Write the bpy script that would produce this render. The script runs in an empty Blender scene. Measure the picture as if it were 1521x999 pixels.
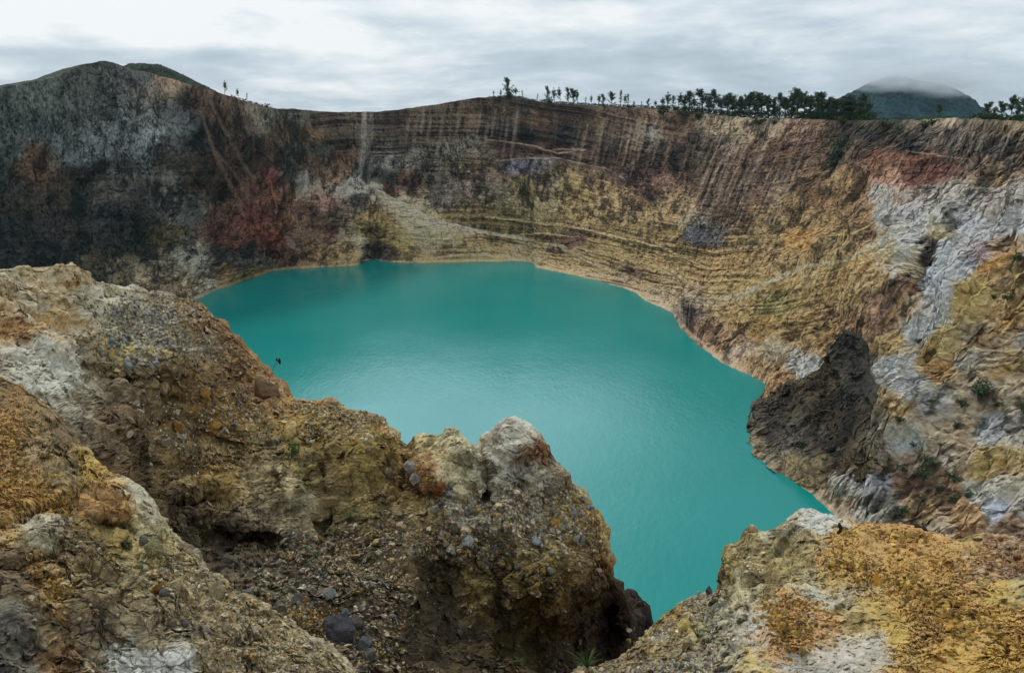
import bpy, bmesh, math, random
import numpy as np
from mathutils import Vector
from mathutils.bvhtree import BVHTree

random.seed(7)
rng = np.random.default_rng(11)
S = bpy.context.scene
COL = S.collection
F32 = np.float32

# ------------------------------------------------------------------ survey frame
EYE_Z = 115.0
FOC = 1171.0
PITCH = math.radians(15.49)
CS, SN = math.cos(PITCH), math.sin(PITCH)
EYE = np.array([0.0, 0.0, EYE_Z])


def ray(px, py):
    px = np.asarray(px, float); py = np.asarray(py, float)
    a = (px - 760.5) / FOC; b = -(py - 499.5) / FOC
    d = np.stack([a, CS + b * SN, -SN + b * CS], -1)
    return d / np.linalg.norm(d, axis=-1, keepdims=True)


def lake(px, py):
    d = ray(px, py)
    p = EYE + d * (EYE_Z / -d[2])
    return (p[0], p[1])


def at_range(px, py, D):
    d = ray(px, py)
    h = math.hypot(d[0], d[1])
    p = EYE + d * (D / h)
    return (p[0], p[1], p[2])


def survey(P):
    v = P - EYE
    f = v[..., 1] * CS - v[..., 2] * SN
    u = v[..., 1] * SN + v[..., 2] * CS
    f2 = np.maximum(f, 0.8)
    px = 760.5 + FOC * v[..., 0] / f2
    py = 499.5 - FOC * u / f2
    return np.clip(px, -500, 2100), np.clip(py, -100, 1300)


# ------------------------------------------------------------------ noise
PERM = rng.permutation(256).astype(np.int32)
PERM = np.concatenate([PERM, PERM, PERM])
GR = rng.normal(size=(256, 3)); GR /= np.linalg.norm(GR, axis=1, keepdims=True)
GR = GR.astype(F32)
RV = rng.random((256, 4)).astype(F32)


def hsh(x, y, z):
    return PERM[PERM[PERM[x & 255] + (y & 255)] + (z & 255)]


def perlin(P, off=0.0):
    P = (P + off).astype(F32)
    I = np.floor(P).astype(np.int32); f = P - I
    u = f * f * f * (f * (f * 6 - 15) + 10)
    res = 0
    for dx in (0, 1):
        wx = u[..., 0] if dx else 1 - u[..., 0]
        for dy in (0, 1):
            wy = u[..., 1] if dy else 1 - u[..., 1]
            for dz in (0, 1):
                wz = u[..., 2] if dz else 1 - u[..., 2]
                g = GR[hsh(I[..., 0] + dx, I[..., 1] + dy, I[..., 2] + dz)]
                d = g[..., 0] * (f[..., 0] - dx) + g[..., 1] * (f[..., 1] - dy) + g[..., 2] * (f[..., 2] - dz)
                res = res + wx * wy * wz * d
    return res * 1.6


def fbm(P, octv=4, lac=2.03, gain=0.5, off=0.0, ridged=False):
    a = 1.0; s = 0; t = 0
    for o in range(octv):
        n = perlin(P * lac ** o, off + 17.3 * o)
        if ridged: n = 1 - 2 * np.abs(n)
        s = s + a * n; t += a; a *= gain
    return s / t


def cells(P, off=0.0, jit=0.9):
    """F1, F2 and random values of the nearest cell"""
    P = (P + off).astype(F32)
    I = np.floor(P).astype(np.int32)
    n = P.shape[0]
    f1 = np.full(n, 9.0, F32); f2 = np.full(n, 9.0, F32); idx = np.zeros(n, np.int32)
    for dx in (-1, 0, 1):
        for dy in (-1, 0, 1):
            for dz in (-1, 0, 1):
                h = hsh(I[:, 0] + dx, I[:, 1] + dy, I[:, 2] + dz)
                r = RV[h]
                d = ((I[:, 0] + dx + 0.5 + (r[:, 0] - .5) * jit - P[:, 0]) ** 2 +
                     (I[:, 1] + dy + 0.5 + (r[:, 1] - .5) * jit - P[:, 1]) ** 2 +
                     (I[:, 2] + dz + 0.5 + (r[:, 2] - .5) * jit - P[:, 2]) ** 2)
                m = d < f1
                f2 = np.where(m, f1, np.minimum(f2, d))
                f1 = np.where(m, d, f1)
                idx = np.where(m, h, idx)
    return np.sqrt(f1), np.sqrt(f2), idx


def facets(P, off=0.0, jit=1.0):
    """planar pieces: each nearest cell carries its own tilt; returns height, edge distance, cell id"""
    P = (P + off).astype(F32)
    I = np.floor(P).astype(np.int32); n = P.shape[0]
    f1 = np.full(n, 9.0, F32); f2 = np.full(n, 9.0, F32); idx = np.zeros(n, np.int32); D = np.zeros((n, 3), F32)
    for dx in (-1, 0, 1):
        for dy in (-1, 0, 1):
            for dz in (-1, 0, 1):
                h = hsh(I[:, 0] + dx, I[:, 1] + dy, I[:, 2] + dz); r = RV[h]
                v = P - (I + np.array([dx, dy, dz], np.int32) + 0.5 + (r[:, :3] - .5) * jit)
                d = (v * v).sum(1); m = d < f1
                f2 = np.where(m, f1, np.minimum(f2, d)); f1 = np.where(m, d, f1)
                idx = np.where(m, h, idx); D = np.where(m[:, None], v, D)
    hgt = (D * GR[(idx * 7 + 3) & 255]).sum(1) + (RV[idx, 3] - .5) * .6
    return hgt.astype(F32), np.sqrt(f2) - np.sqrt(f1), idx


def sm(a, b, x):
    t = np.clip((x - a) / (b - a), 0, 1)
    return t * t * (3 - 2 * t)


# ------------------------------------------------------------------ colour
def lin(hx):
    c = np.array([int(hx[i:i + 2], 16) / 255 for i in (0, 2, 4)])
    return np.where(c <= 0.04045, c / 12.92, ((c + 0.055) / 1.055) ** 2.4)


PK = 'dpsvgf'   # speckle, patches, strata, vertical streaks, gravel, flakes


def paint_sites(px, py, sites, ysc=1.0, warp=(0, 0), eps=60.0, power=3.0):
    X = (px + warp[0]).astype(F32); Y = (py + warp[1]).astype(F32)
    n = X.shape[0]
    c1 = np.zeros((n, 3), F32); c2 = np.zeros((n, 3), F32); pw = np.zeros((n, len(PK)), F32)
    A = np.array([lin(s[2]) for s in sites], F32); B = np.array([lin(s[3]) for s in sites], F32)
    Q = np.zeros((len(sites), len(PK)), F32)
    for i, s in enumerate(sites):
        for ch in s[4]: Q[i, PK.index(ch)] += 1.0 / len(s[4])
    sx = np.array([s[0] for s in sites], F32); sy = np.array([s[1] for s in sites], F32)
    for a in range(0, n, 60000):
        sl = slice(a, a + 60000)
        d = (X[sl, None] - sx) ** 2 + ((Y[sl, None] - sy) * ysc) ** 2
        w = 1 / (d + eps) ** power
        w /= w.sum(1, keepdims=True)
        c1[sl] = w @ A; c2[sl] = w @ B; pw[sl] = w @ Q
    return c1, c2, pw


def dist_line(X, Y, pts):
    """distance to polyline and position along it 0..1"""
    best = np.full(X.shape, 1e9, F32); tt = np.zeros(X.shape, F32)
    m = len(pts) - 1
    for i in range(m):
        (x0, y0), (x1, y1) = pts[i], pts[i + 1]
        dx, dy = x1 - x0, y1 - y0
        L = dx * dx + dy * dy + 1e-6
        t = np.clip(((X - x0) * dx + (Y - y0) * dy) / L, 0, 1)
        d = np.hypot(X - x0 - t * dx, Y - y0 - t * dy)
        k = d < best
        best = np.where(k, d, best); tt = np.where(k, (i + t) / m, tt)
    return best, tt


def inside(X, Y, pts):
    c = np.zeros(X.shape, bool); n = len(pts)
    for i in range(n):
        x0, y0 = pts[i]; x1, y1 = pts[(i + 1) % n]
        if y0 == y1: continue
        c ^= ((y0 > Y) != (y1 > Y)) & (X < (x1 - x0) * (Y - y0) / (y1 - y0) + x0)
    return c


def region(X, Y, pts, soft):
    xs = [p[0] for p in pts]; ys = [p[1] for p in pts]
    out = np.zeros(X.shape, F32)
    k = np.where((X > min(xs) - soft) & (X < max(xs) + soft) & (Y > min(ys) - soft) & (Y < max(ys) + soft))[0]
    if len(k) == 0: return out
    x, y = X[k], Y[k]
    d, _ = dist_line(x, y, list(pts) + [pts[0]])
    sd = np.where(inside(x, y, pts), -d, d)
    out[k] = 1 - sm(-soft, soft, sd)
    return out


def stroke(X, Y, pts, width, soft=None):
    soft = soft or width * 0.6
    xs = [p[0] for p in pts]; ys = [p[1] for p in pts]
    g = width + soft
    out = np.zeros(X.shape, F32)
    k = np.where((X > min(xs) - g) & (X < max(xs) + g) & (Y > min(ys) - g) & (Y < max(ys) + g))[0]
    if len(k) == 0: return out
    d, t = dist_line(X[k], Y[k], pts)
    w = width * (0.35 + 0.65 * np.sin(np.pi * np.clip(t * 0.86 + 0.07, 0, 1)))
    out[k] = 1 - sm(w * 0.4, w + soft * .5, d)
    return out


# ------------------------------------------------------------------ mesh helpers
def tag(o, label=None, cat=None, group=None, kind=None):
    if label: o['label'] = label
    if cat: o['category'] = cat
    if group: o['group'] = group
    if kind: o['kind'] = kind
    return o


def mesh_obj(name, V, Fq, mat, colors=None, smooth=False, tris=None, parent=None):
    me = bpy.data.meshes.new(name)
    V = np.ascontiguousarray(V, dtype=F32)
    me.vertices.add(len(V)); me.vertices.foreach_set('co', V.ravel())
    nq = 0 if Fq is None else len(Fq); nt = 0 if tris is None else len(tris)
    loops = []
    if nq: loops.append(np.asarray(Fq, np.int32).ravel())
    if nt: loops.append(np.asarray(tris, np.int32).ravel())
    loops = np.concatenate(loops)
    me.loops.add(len(loops)); me.loops.foreach_set('vertex_index', loops)
    starts = np.concatenate([np.arange(nq) * 4, nq * 4 + np.arange(nt) * 3]).astype(np.int32)
    me.polygons.add(nq + nt); me.polygons.foreach_set('loop_start', starts)
    me.polygons.foreach_set('use_smooth', np.full(nq + nt, smooth, bool))
    me.update(calc_edges=True)
    if colors is not None:
        at = me.color_attributes.new('Col', 'FLOAT_COLOR', 'POINT')
        c = np.ones((len(V), 4), F32); c[:, :3] = colors
        at.data.foreach_set('color', c.ravel())
    me.materials.append(mat)
    o = bpy.data.objects.new(name, me); COL.objects.link(o)
    if parent: o.parent = parent
    return o


def grid_faces(nr, nc, close=False):
    i = np.arange(nr - 1)[:, None]; j = np.arange(nc - (0 if close else 1))[None, :]
    a = i * nc + j; b = i * nc + (j + 1) % nc
    return np.stack([a, b, b + nc, a + nc], -1).reshape(-1, 4)


def grid_normals(G):
    du = np.gradient(G, axis=1); dv = np.gradient(G, axis=0)
    n = np.cross(du, dv)
    return n / (np.linalg.norm(n, axis=-1, keepdims=True) + 1e-9)


def blur(D, wrap=False):
    E = np.pad(D, ((1, 1), (0, 0)), 'edge'); E = (E[:-2] + 2 * E[1:-1] + E[2:]) / 4
    E2 = np.pad(E, ((0, 0), (1, 1)), 'wrap' if wrap else 'edge')
    return (E2[:, :-2] + 2 * E2[:, 1:-1] + E2[:, 2:]) / 4


def tame(D, G, lim=.75, it=5, wrap=False):
    """relief may not be steeper than the mesh can carry"""
    du = np.linalg.norm(np.diff(G, axis=1, append=G[:, -2:-1]), axis=-1) + 1e-4
    dv = np.linalg.norm(np.diff(G, axis=0, append=G[-2:-1]), axis=-1) + 1e-4
    for _ in range(it):
        g = np.maximum(np.abs(np.diff(D, axis=1, append=D[:, -1:])) / du, np.abs(np.diff(D, axis=0, append=D[-1:])) / dv)
        g = np.maximum(g, np.roll(g, 1, 1)); g = np.maximum(g, np.roll(g, 1, 0))
        w = sm(lim, lim * 1.8, blur(g, wrap))
        D = D * (1 - w) + blur(blur(D, wrap), wrap) * w
    return D


def regrid(arrs, X, Y):
    """even out the rows of every column over the relief, so steep bits are not stretched"""
    nr, nc = X.shape
    L = np.hypot(np.diff(X, axis=0), np.diff(Y, axis=0))
    L = L + .25 * L.mean(0, keepdims=True) + 1e-5
    cum = np.concatenate([np.zeros((1, nc)), np.cumsum(L, 0)], 0); cum /= cum[-1]
    t = np.linspace(0, 1, nr); src = np.empty((nr, nc)); idx = np.arange(nr)
    for j in range(nc): src[:, j] = np.interp(t, cum[:, j], idx)
    k = 24
    for _ in range(3):
        E = np.pad(src, ((0, 0), (k, k)), 'edge'); cs = np.cumsum(np.concatenate([np.zeros((nr, 1)), E], 1), 1)
        src = (cs[:, 2 * k + 1:] - cs[:, :-2 * k - 1]) / (2 * k + 1)
    src = np.clip(src, 0, nr - 1)
    i0 = np.minimum(src.astype(int), nr - 2); f = src - i0; jj = np.arange(nc)[None]
    out = []
    for A in arrs:
        ff = f[..., None] if A.ndim == 3 else f
        out.append(A[i0, jj] * (1 - ff) + A[i0 + 1, jj] * ff)
    return out


# ------------------------------------------------------------------ materials
def nodes(name):
    m = bpy.data.materials.new(name); m.use_nodes = True
    nt = m.node_tree; nt.nodes.clear()
    out = nt.nodes.new('ShaderNodeOutputMaterial')
    b = nt.nodes.new('ShaderNodeBsdfPrincipled')
    nt.links.new(b.outputs[0], out.inputs[0])
    return m, nt, b, out


def rock_material(name, scale, bump, fine_amp=0.35, rough=0.92):
    m, nt, b, out = nodes(name)
    L = nt.links.new
    at = nt.nodes.new('ShaderNodeVertexColor'); at.layer_name = 'Col'
    tc = nt.nodes.new('ShaderNodeTexCoord')
    n1 = nt.nodes.new('ShaderNodeTexNoise'); n1.inputs['Scale'].default_value = scale
    n1.inputs['Detail'].default_value = 6; n1.inputs['Roughness'].default_value = 0.7
    L(tc.outputs['Object'], n1.inputs['Vector'])
    mr = nt.nodes.new('ShaderNodeMapRange')
    mr.inputs['From Min'].default_value = 0.25; mr.inputs['From Max'].default_value = 0.75
    mr.inputs['To Min'].default_value = 1 - fine_amp; mr.inputs['To Max'].default_value = 1 + fine_amp
    L(n1.outputs['Fac'], mr.inputs['Value'])
    mx = nt.nodes.new('ShaderNodeVectorMath'); mx.operation = 'SCALE'
    L(at.outputs['Color'], mx.inputs[0]); L(mr.outputs[0], mx.inputs['Scale'])
    L(mx.outputs[0], b.inputs['Base Color'])
    n2 = nt.nodes.new('ShaderNodeTexNoise'); n2.inputs['Scale'].default_value = scale * 2.3
    n2.inputs['Detail'].default_value = 5; n2.inputs['Roughness'].default_value = 0.75
    L(tc.outputs['Object'], n2.inputs['Vector'])
    bp = nt.nodes.new('ShaderNodeBump'); bp.inputs['Strength'].default_value = 0.9
    bp.inputs['Distance'].default_value = bump
    L(n2.outputs['Fac'], bp.inputs['Height']); L(bp.outputs[0], b.inputs['Normal'])
    b.inputs['Roughness'].default_value = rough
    b.inputs['Specular IOR Level'].default_value = 0.25
    return m


def plain_material(name, rgb, rgb2=None, scale=5.0, rough=0.85, bump=0.0, transl=False):
    m, nt, b, out = nodes(name)
    L = nt.links.new
    tc = nt.nodes.new('ShaderNodeTexCoord')
    n1 = nt.nodes.new('ShaderNodeTexNoise'); n1.inputs['Scale'].default_value = scale
    n1.inputs['Detail'].default_value = 5
    L(tc.outputs['Object'], n1.inputs['Vector'])
    cr = nt.nodes.new('ShaderNodeValToRGB')
    cr.color_ramp.elements[0].position = 0.35; cr.color_ramp.elements[1].position = 0.65
    cr.color_ramp.elements[0].color = (*rgb, 1); cr.color_ramp.elements[1].color = (*(rgb2 or rgb), 1)
    L(n1.outputs['Fac'], cr.inputs[0]); L(cr.outputs[0], b.inputs['Base Color'])
    b.inputs['Roughness'].default_value = rough; b.inputs['Specular IOR Level'].default_value = 0.25
    if bump:
        bp = nt.nodes.new('ShaderNodeBump'); bp.inputs['Distance'].default_value = bump
        L(n1.outputs['Fac'], bp.inputs['Height']); L(bp.outputs[0], b.inputs['Normal'])
    return m


M_WALL = rock_material('crater_rock', 0.6, 0.7, 0.5)
M_NEAR = rock_material('near_rock', 14.0, 0.02, 0.4)
M_STONE = rock_material('stone', 22.0, 0.01, 0.22, 0.85)

GAIN_WALL = 1.42
WB = np.array([1.12, .965, .84], F32)
WBN = np.array([1.06, .985, .84], F32)
GAIN_NEAR = 1.85
exec_parts = []

# ================================================================== CRATER
R = at_range
KN = [  # shore point, rim point: a closed loop round the lake
    ((-235, 300), R(-250, 190, 430)),
    ((-240, 380), R(0, 131, 560)),
    ((-238, 425), R(75, 116, 590)),
    ((-230, 450), R(120, 99, 600)),
    ((-226, 460), R(150, 95, 604)),
    ((-220, 475), R(190, 104, 610)),
    ((-212, 490), R(235, 112, 615)),
    (lake(295, 441), R(300, 131, 622)),
    (lake(345, 422), R(345, 144, 634)),
    (lake(385, 408), R(400, 160, 650)),
    (lake(410, 401), R(440, 163, 672)),
    (lake(460, 397), R(490, 167, 700)),
    (lake(525, 394), R(540, 167, 730)),
    (lake(545, 387), R(570, 166, 738)),
    (lake(622, 390), R(620, 160, 742)),
    (lake(700, 388), R(660, 154, 745)),
    (lake(740, 388), R(700, 147, 745)),
    (lake(786, 389), R(760, 144, 742)),
    (lake(800, 398), R(800, 151, 738)),
    (lake(850, 408), R(870, 157, 730)),
    (lake(925, 427), R(960, 161, 712)),
    (lake(962, 447), R(1040, 168, 688)),
    (lake(1003, 466), R(1110, 175, 650)),
    (lake(1018, 487), R(1180, 177, 620)),
    (lake(1042, 515), R(1260, 179, 580)),
    (lake(1080, 541), R(1330, 179, 530)),
    (lake(1128, 573), R(1400, 176, 485)),
    (lake(1116, 620), R(1460, 178, 440)),
    (lake(1122, 674), R(1521, 180, 405)),
    (lake(1190, 722), R(1640, 182, 350)),
    (lake(1238, 764), R(1800, 185, 300)),
    ((97, 150), (235, 140, EYE_Z - 3)),
    ((78, 112), (200, 60, EYE_Z - 4)),
    ((48, 96), (110, -5, EYE_Z - 5)),
    ((18, 92), (30, -10, EYE_Z - 3)),
    ((-22, 96), (-40, -14, EYE_Z - 3)),
    ((-80, 115), (-140, -10, EYE_Z - 6)),
    ((-160, 165), (-260, 60, EYE_Z - 6)),
    ((-215, 230), (-345, 180, EYE_Z)),
]
NK = len(KN)
WT = [45, 40, 30, 22, 28, 34, 34, 34, 34, 30, 34, 40, 22, 36, 36, 30, 34, 30, 40, 60, 60, 64, 60, 66, 70, 78, 80, 80, 96, 105, 150, 70, 8, 4, 4, 4, 4, 4, 4]
QUALITY = 1.45


def catmull(K, s):
    K = np.asarray(K, float); n = len(K)
    i = np.floor(s).astype(int); t = (s - i)[:, None]
    p0, p1, p2, p3 = K[(i - 1) % n], K[i % n], K[(i + 1) % n], K[(i + 2) % n]
    t2, t3 = t * t, t * t * t
    return 0.5 * (2 * p1 + (p2 - p0) * t + (2 * p0 - 5 * p1 + 4 * p2 - p3) * t2 + (3 * p1 - p0 - 3 * p2 + p3) * t3)


svals = np.concatenate([k + np.arange(max(3, int(w * QUALITY))) / max(3, int(w * QUALITY)) for k, w in enumerate(WT)])
NC = len(svals)
shore = catmull([(a[0], a[1], 0) for a, b in KN], svals)
rim = catmull([b for a, b in KN], svals)
# wiggle in plan keeps the shore from reading as a spline
wob = perlin(np.stack([shore[:, 0] * .05, shore[:, 1] * .05, shore[:, 2]], -1)) * 2.5 + perlin(np.stack([shore[:, 0] * .2, shore[:, 1] * .2, shore[:, 2]], -1)) * 1.0
ctr = np.array([-30, 370, 0.0])
sd = shore - ctr; sd /= np.linalg.norm(sd, axis=1, keepdims=True)
shore[:, :2] += (sd * wob[:, None])[:, :2]

NR = 430
tv = np.linspace(0, 1, NR)
T = tv[:, None]
# steeper towards the top on the far side, even slope on the right
steep = np.interp(svals, [0, 8, 12, 20, 24, 28, 32, 38], [.6, .6, .55, .5, .35, .15, .1, .3])[None, :]
zr = rim[:, 2][None, :]
hz = (1 - steep) * T + steep * T ** 2.6
hh = T + 0 * steep
G = np.zeros((NR, NC, 3))
G[..., 0] = shore[:, 0] + (rim[:, 0] - shore[:, 0]) * hh
G[..., 1] = shore[:, 1] + (rim[:, 1] - shore[:, 1]) * hh
G[..., 2] = zr * hz
out_dir = rim - np.array([-20, 350, 0]); out_dir[:, 2] = 0
out_dir /= np.linalg.norm(out_dir, axis=1, keepdims=True)
rows = []
for dd, dz in ((2, 0.3), (5, 0.5), (10, 0.3), (18, -0.5), (35, -2.5), (70, -8), (150, -25), (400, -70), (900, -140), (2200, -178), (5200, -180)):
    q = rim + out_dir * dd; q[:, 2] = np.maximum(rim[:, 2] + dz, -62) if dd < 900 else -60 - (dd > 2000) * 3
    rows.append(q)
under = []
for dd, dz in ((60, -30), (14, -9), (4, -3)):
    q = shore - sd * dd; q[:, 2] = dz
    under.append(q)
G = np.concatenate([np.stack(under), G, np.stack(rows)], 0)
nU = len(under); NRW = G.shape[0]
tfull = np.concatenate([np.zeros(nU) - 0.02, tv, np.ones(len(rows)) + 0.02])[:, None] + 0 * G[..., 0]
sfull = svals[None, :] + 0 * G[..., 0]
N = grid_normals(G); N = np.where((N[..., 2:3] < 0), -N, N)
px, py = survey(G)
P = G.reshape(-1, 3); Nf = N.reshape(-1, 3); X = px.ravel(); Y = py.ravel()
tf = tfull.ravel(); sf = sfull.ravel()
dist = np.linalg.norm(P - EYE, axis=1)
mid = sm(0.0, 0.12, tf) * (1 - sm(0.86, 1.0, tf))
low = sm(-0.02, 0.1, tf) * (1 - sm(0.97, 1.02, tf))
farout = 1 - sm(1.0, 1.02, tf)
mid_c = (shore + rim) / 2
arc = np.concatenate([[0], np.cumsum(np.linalg.norm(np.diff(mid_c, axis=0), axis=1))])
slen = np.linalg.norm(rim - shore, axis=1)
rgt = sm(22, 27, svals) * (1 - sm(32, 34, svals))
Q = np.stack([arc[None, :] + 0 * tfull, tfull * (slen / (1.15 + .65 * rgt))[None, :], 0 * tfull + 3.3], -1).reshape(-1, 3)
# gullies and spurs run down the slope: noise stretched along it
along = np.stack([sf * 2.2, tf * 1.3, 0 * sf], -1)
gul = fbm(along, 3, off=3.1, ridged=True)
big = fbm(P / 70.0, 2, off=1.0); med = fbm(P / 22.0, 3, off=5.0); sml = fbm(Q / 6.5, 4, gain=.45, off=9.0)
rid = fbm(Q / 11.0, 3, gain=.42, off=21.0, ridged=True)
rightness = sm(22, 27, sf) * (1 - sm(32, 34, sf))
rid2 = fbm(Q / 3.6, 2, gain=.4, off=27.0, ridged=True)
acr = (X * .76 + Y * .65); alo = (X * .65 - Y * .76)
dia = fbm(np.stack([acr / 19 + big * 1.2, alo / 60, 0 * X], -1), 3, gain=.42, off=141, ridged=True)
wpw = Q + np.stack([fbm(Q / 7.0, 3, gain=.6, off=o) for o in (201, 205, 209)], -1) * 3.0
hA, eA, iA = facets(wpw / np.array([13, 13, 9.0]), off=3); hB, eB, iB = facets(wpw / np.array([4.6, 4.6, 3.4]), off=7)
disp = mid * (big * 9 + med * 4.0 + (gul - .2) * (3 + 4 * rightness)) + low * (rid - .3) * (1.0 + .8 * rightness) + mid * rightness * (dia - .3) * 2.2 + mid * hA * 1.0 - mid * (1 - sm(0, .1, eA)) * .7
BX, BY = X, Y
# strata benches: coordinate follows the dipping beds
bedw = fbm(P / 40.0, 3, gain=.5, off=150) * 5
bed = Y + bedw - np.interp(X, [300, 500, 720, 850, 980, 1060, 1150, 1240, 1320], [20, 0, 0, 20, 50, 62, 58, 40, 10])
bedn = perlin(np.stack([bed / 7.0, X / 260.0, 0 * X], -1), 40) + .6 * perlin(np.stack([bed / 3.2, X / 160.0, 0 * X], -1), 44)
strata_zone = sm(11, 13, sf) * (1 - sm(23.5, 25.5, sf))


def bumpat(x, y, rx, ry, amp, rot=0.0):
    c, s = math.cos(math.radians(rot)), math.sin(math.radians(rot))
    u = ((X - x) * c + (Y - y) * s) / rx; v = (-(X - x) * s + (Y - y) * c) / ry
    return amp * np.exp(-(u * u + v * v))


disp += bumpat(640, 350, 75, 22, 9, 28) + bumpat(590, 340, 25, 45, 7, 0) - bumpat(555, 372, 14, 14, 7) + bumpat(500, 350, 30, 45, 5)
disp += bumpat(1040, 470, 35, 28, 6) + bumpat(1180, 395, 110, 12, 5, -22) - bumpat(1240, 470, 30, 60, 6, 20)
disp += bumpat(1330, 470, 25, 110, 7, 25) - bumpat(1385, 390, 12, 40, 9, 10) + bumpat(1450, 420, 30, 90, 8, 40) - bumpat(1500, 330, 12, 60, 5, 45)
disp += bumpat(1380, 640, 60, 60, 7, 0) + bumpat(1480, 560, 40, 60, 5, 0) - bumpat(1290, 640, 22, 70, 5, 10)
disp += bumpat(430, 340, 14, 70, 6, -20) - bumpat(460, 330, 10, 60, 5, -20) + bumpat(370, 330, 18, 60, 4, -15) + bumpat(150, 200, 30, 90, 8, 10) - bumpat(240, 330, 8, 90, 6, -4)
disp -= bumpat(1195, 625, 75, 60, 9)
disp = tame(disp.reshape(NRW, NC), G, .8, 6, True).ravel()
P2 = P + Nf * (disp * farout)[:, None]
# ragged crest
rg = fbm(np.stack([P[:, 0] / 9, P[:, 1] / 9, 0 * X], -1), 3, off=60) * 1.1
P2[:, 2] += np.where((tf > .97) & (tf < 1.5), rg, 0) * sm(.97, 1.0, tf) * (dist < 2000)
shl = (tf < 0.02); P2[shl, 2] = np.minimum(P2[shl, 2], P[shl, 2] + 0.6)

G2 = P2.reshape(NRW, NC, 3); X2, Y2 = survey(G2)
sl = slice(nU, nU + NR)
Qg = Q.reshape(NRW, NC, 3)
g_, t_, q_ = regrid([G2[sl], tfull[sl], Qg[sl]], X2[sl], Y2[sl])
G2[sl] = g_; tfull[sl] = t_; Qg[sl] = q_
P2 = G2.reshape(-1, 3); Q = Qg.reshape(-1, 3); tf = tfull.ravel()
X2, Y2 = survey(P2)
P = P2.copy()
wpw = Q + np.stack([fbm(Q / 7.0, 3, gain=.6, off=o) for o in (201, 205, 209)], -1) * 3.0
hA, eA, iA = facets(wpw / np.array([13, 13, 9.0]), off=3); hB, eB, iB = facets(wpw / np.array([4.6, 4.6, 3.4]), off=7)
X = np.where(tf <= 1.0, X2, X); Y = np.where(tf <= 1.0, Y2, Y)
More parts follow.
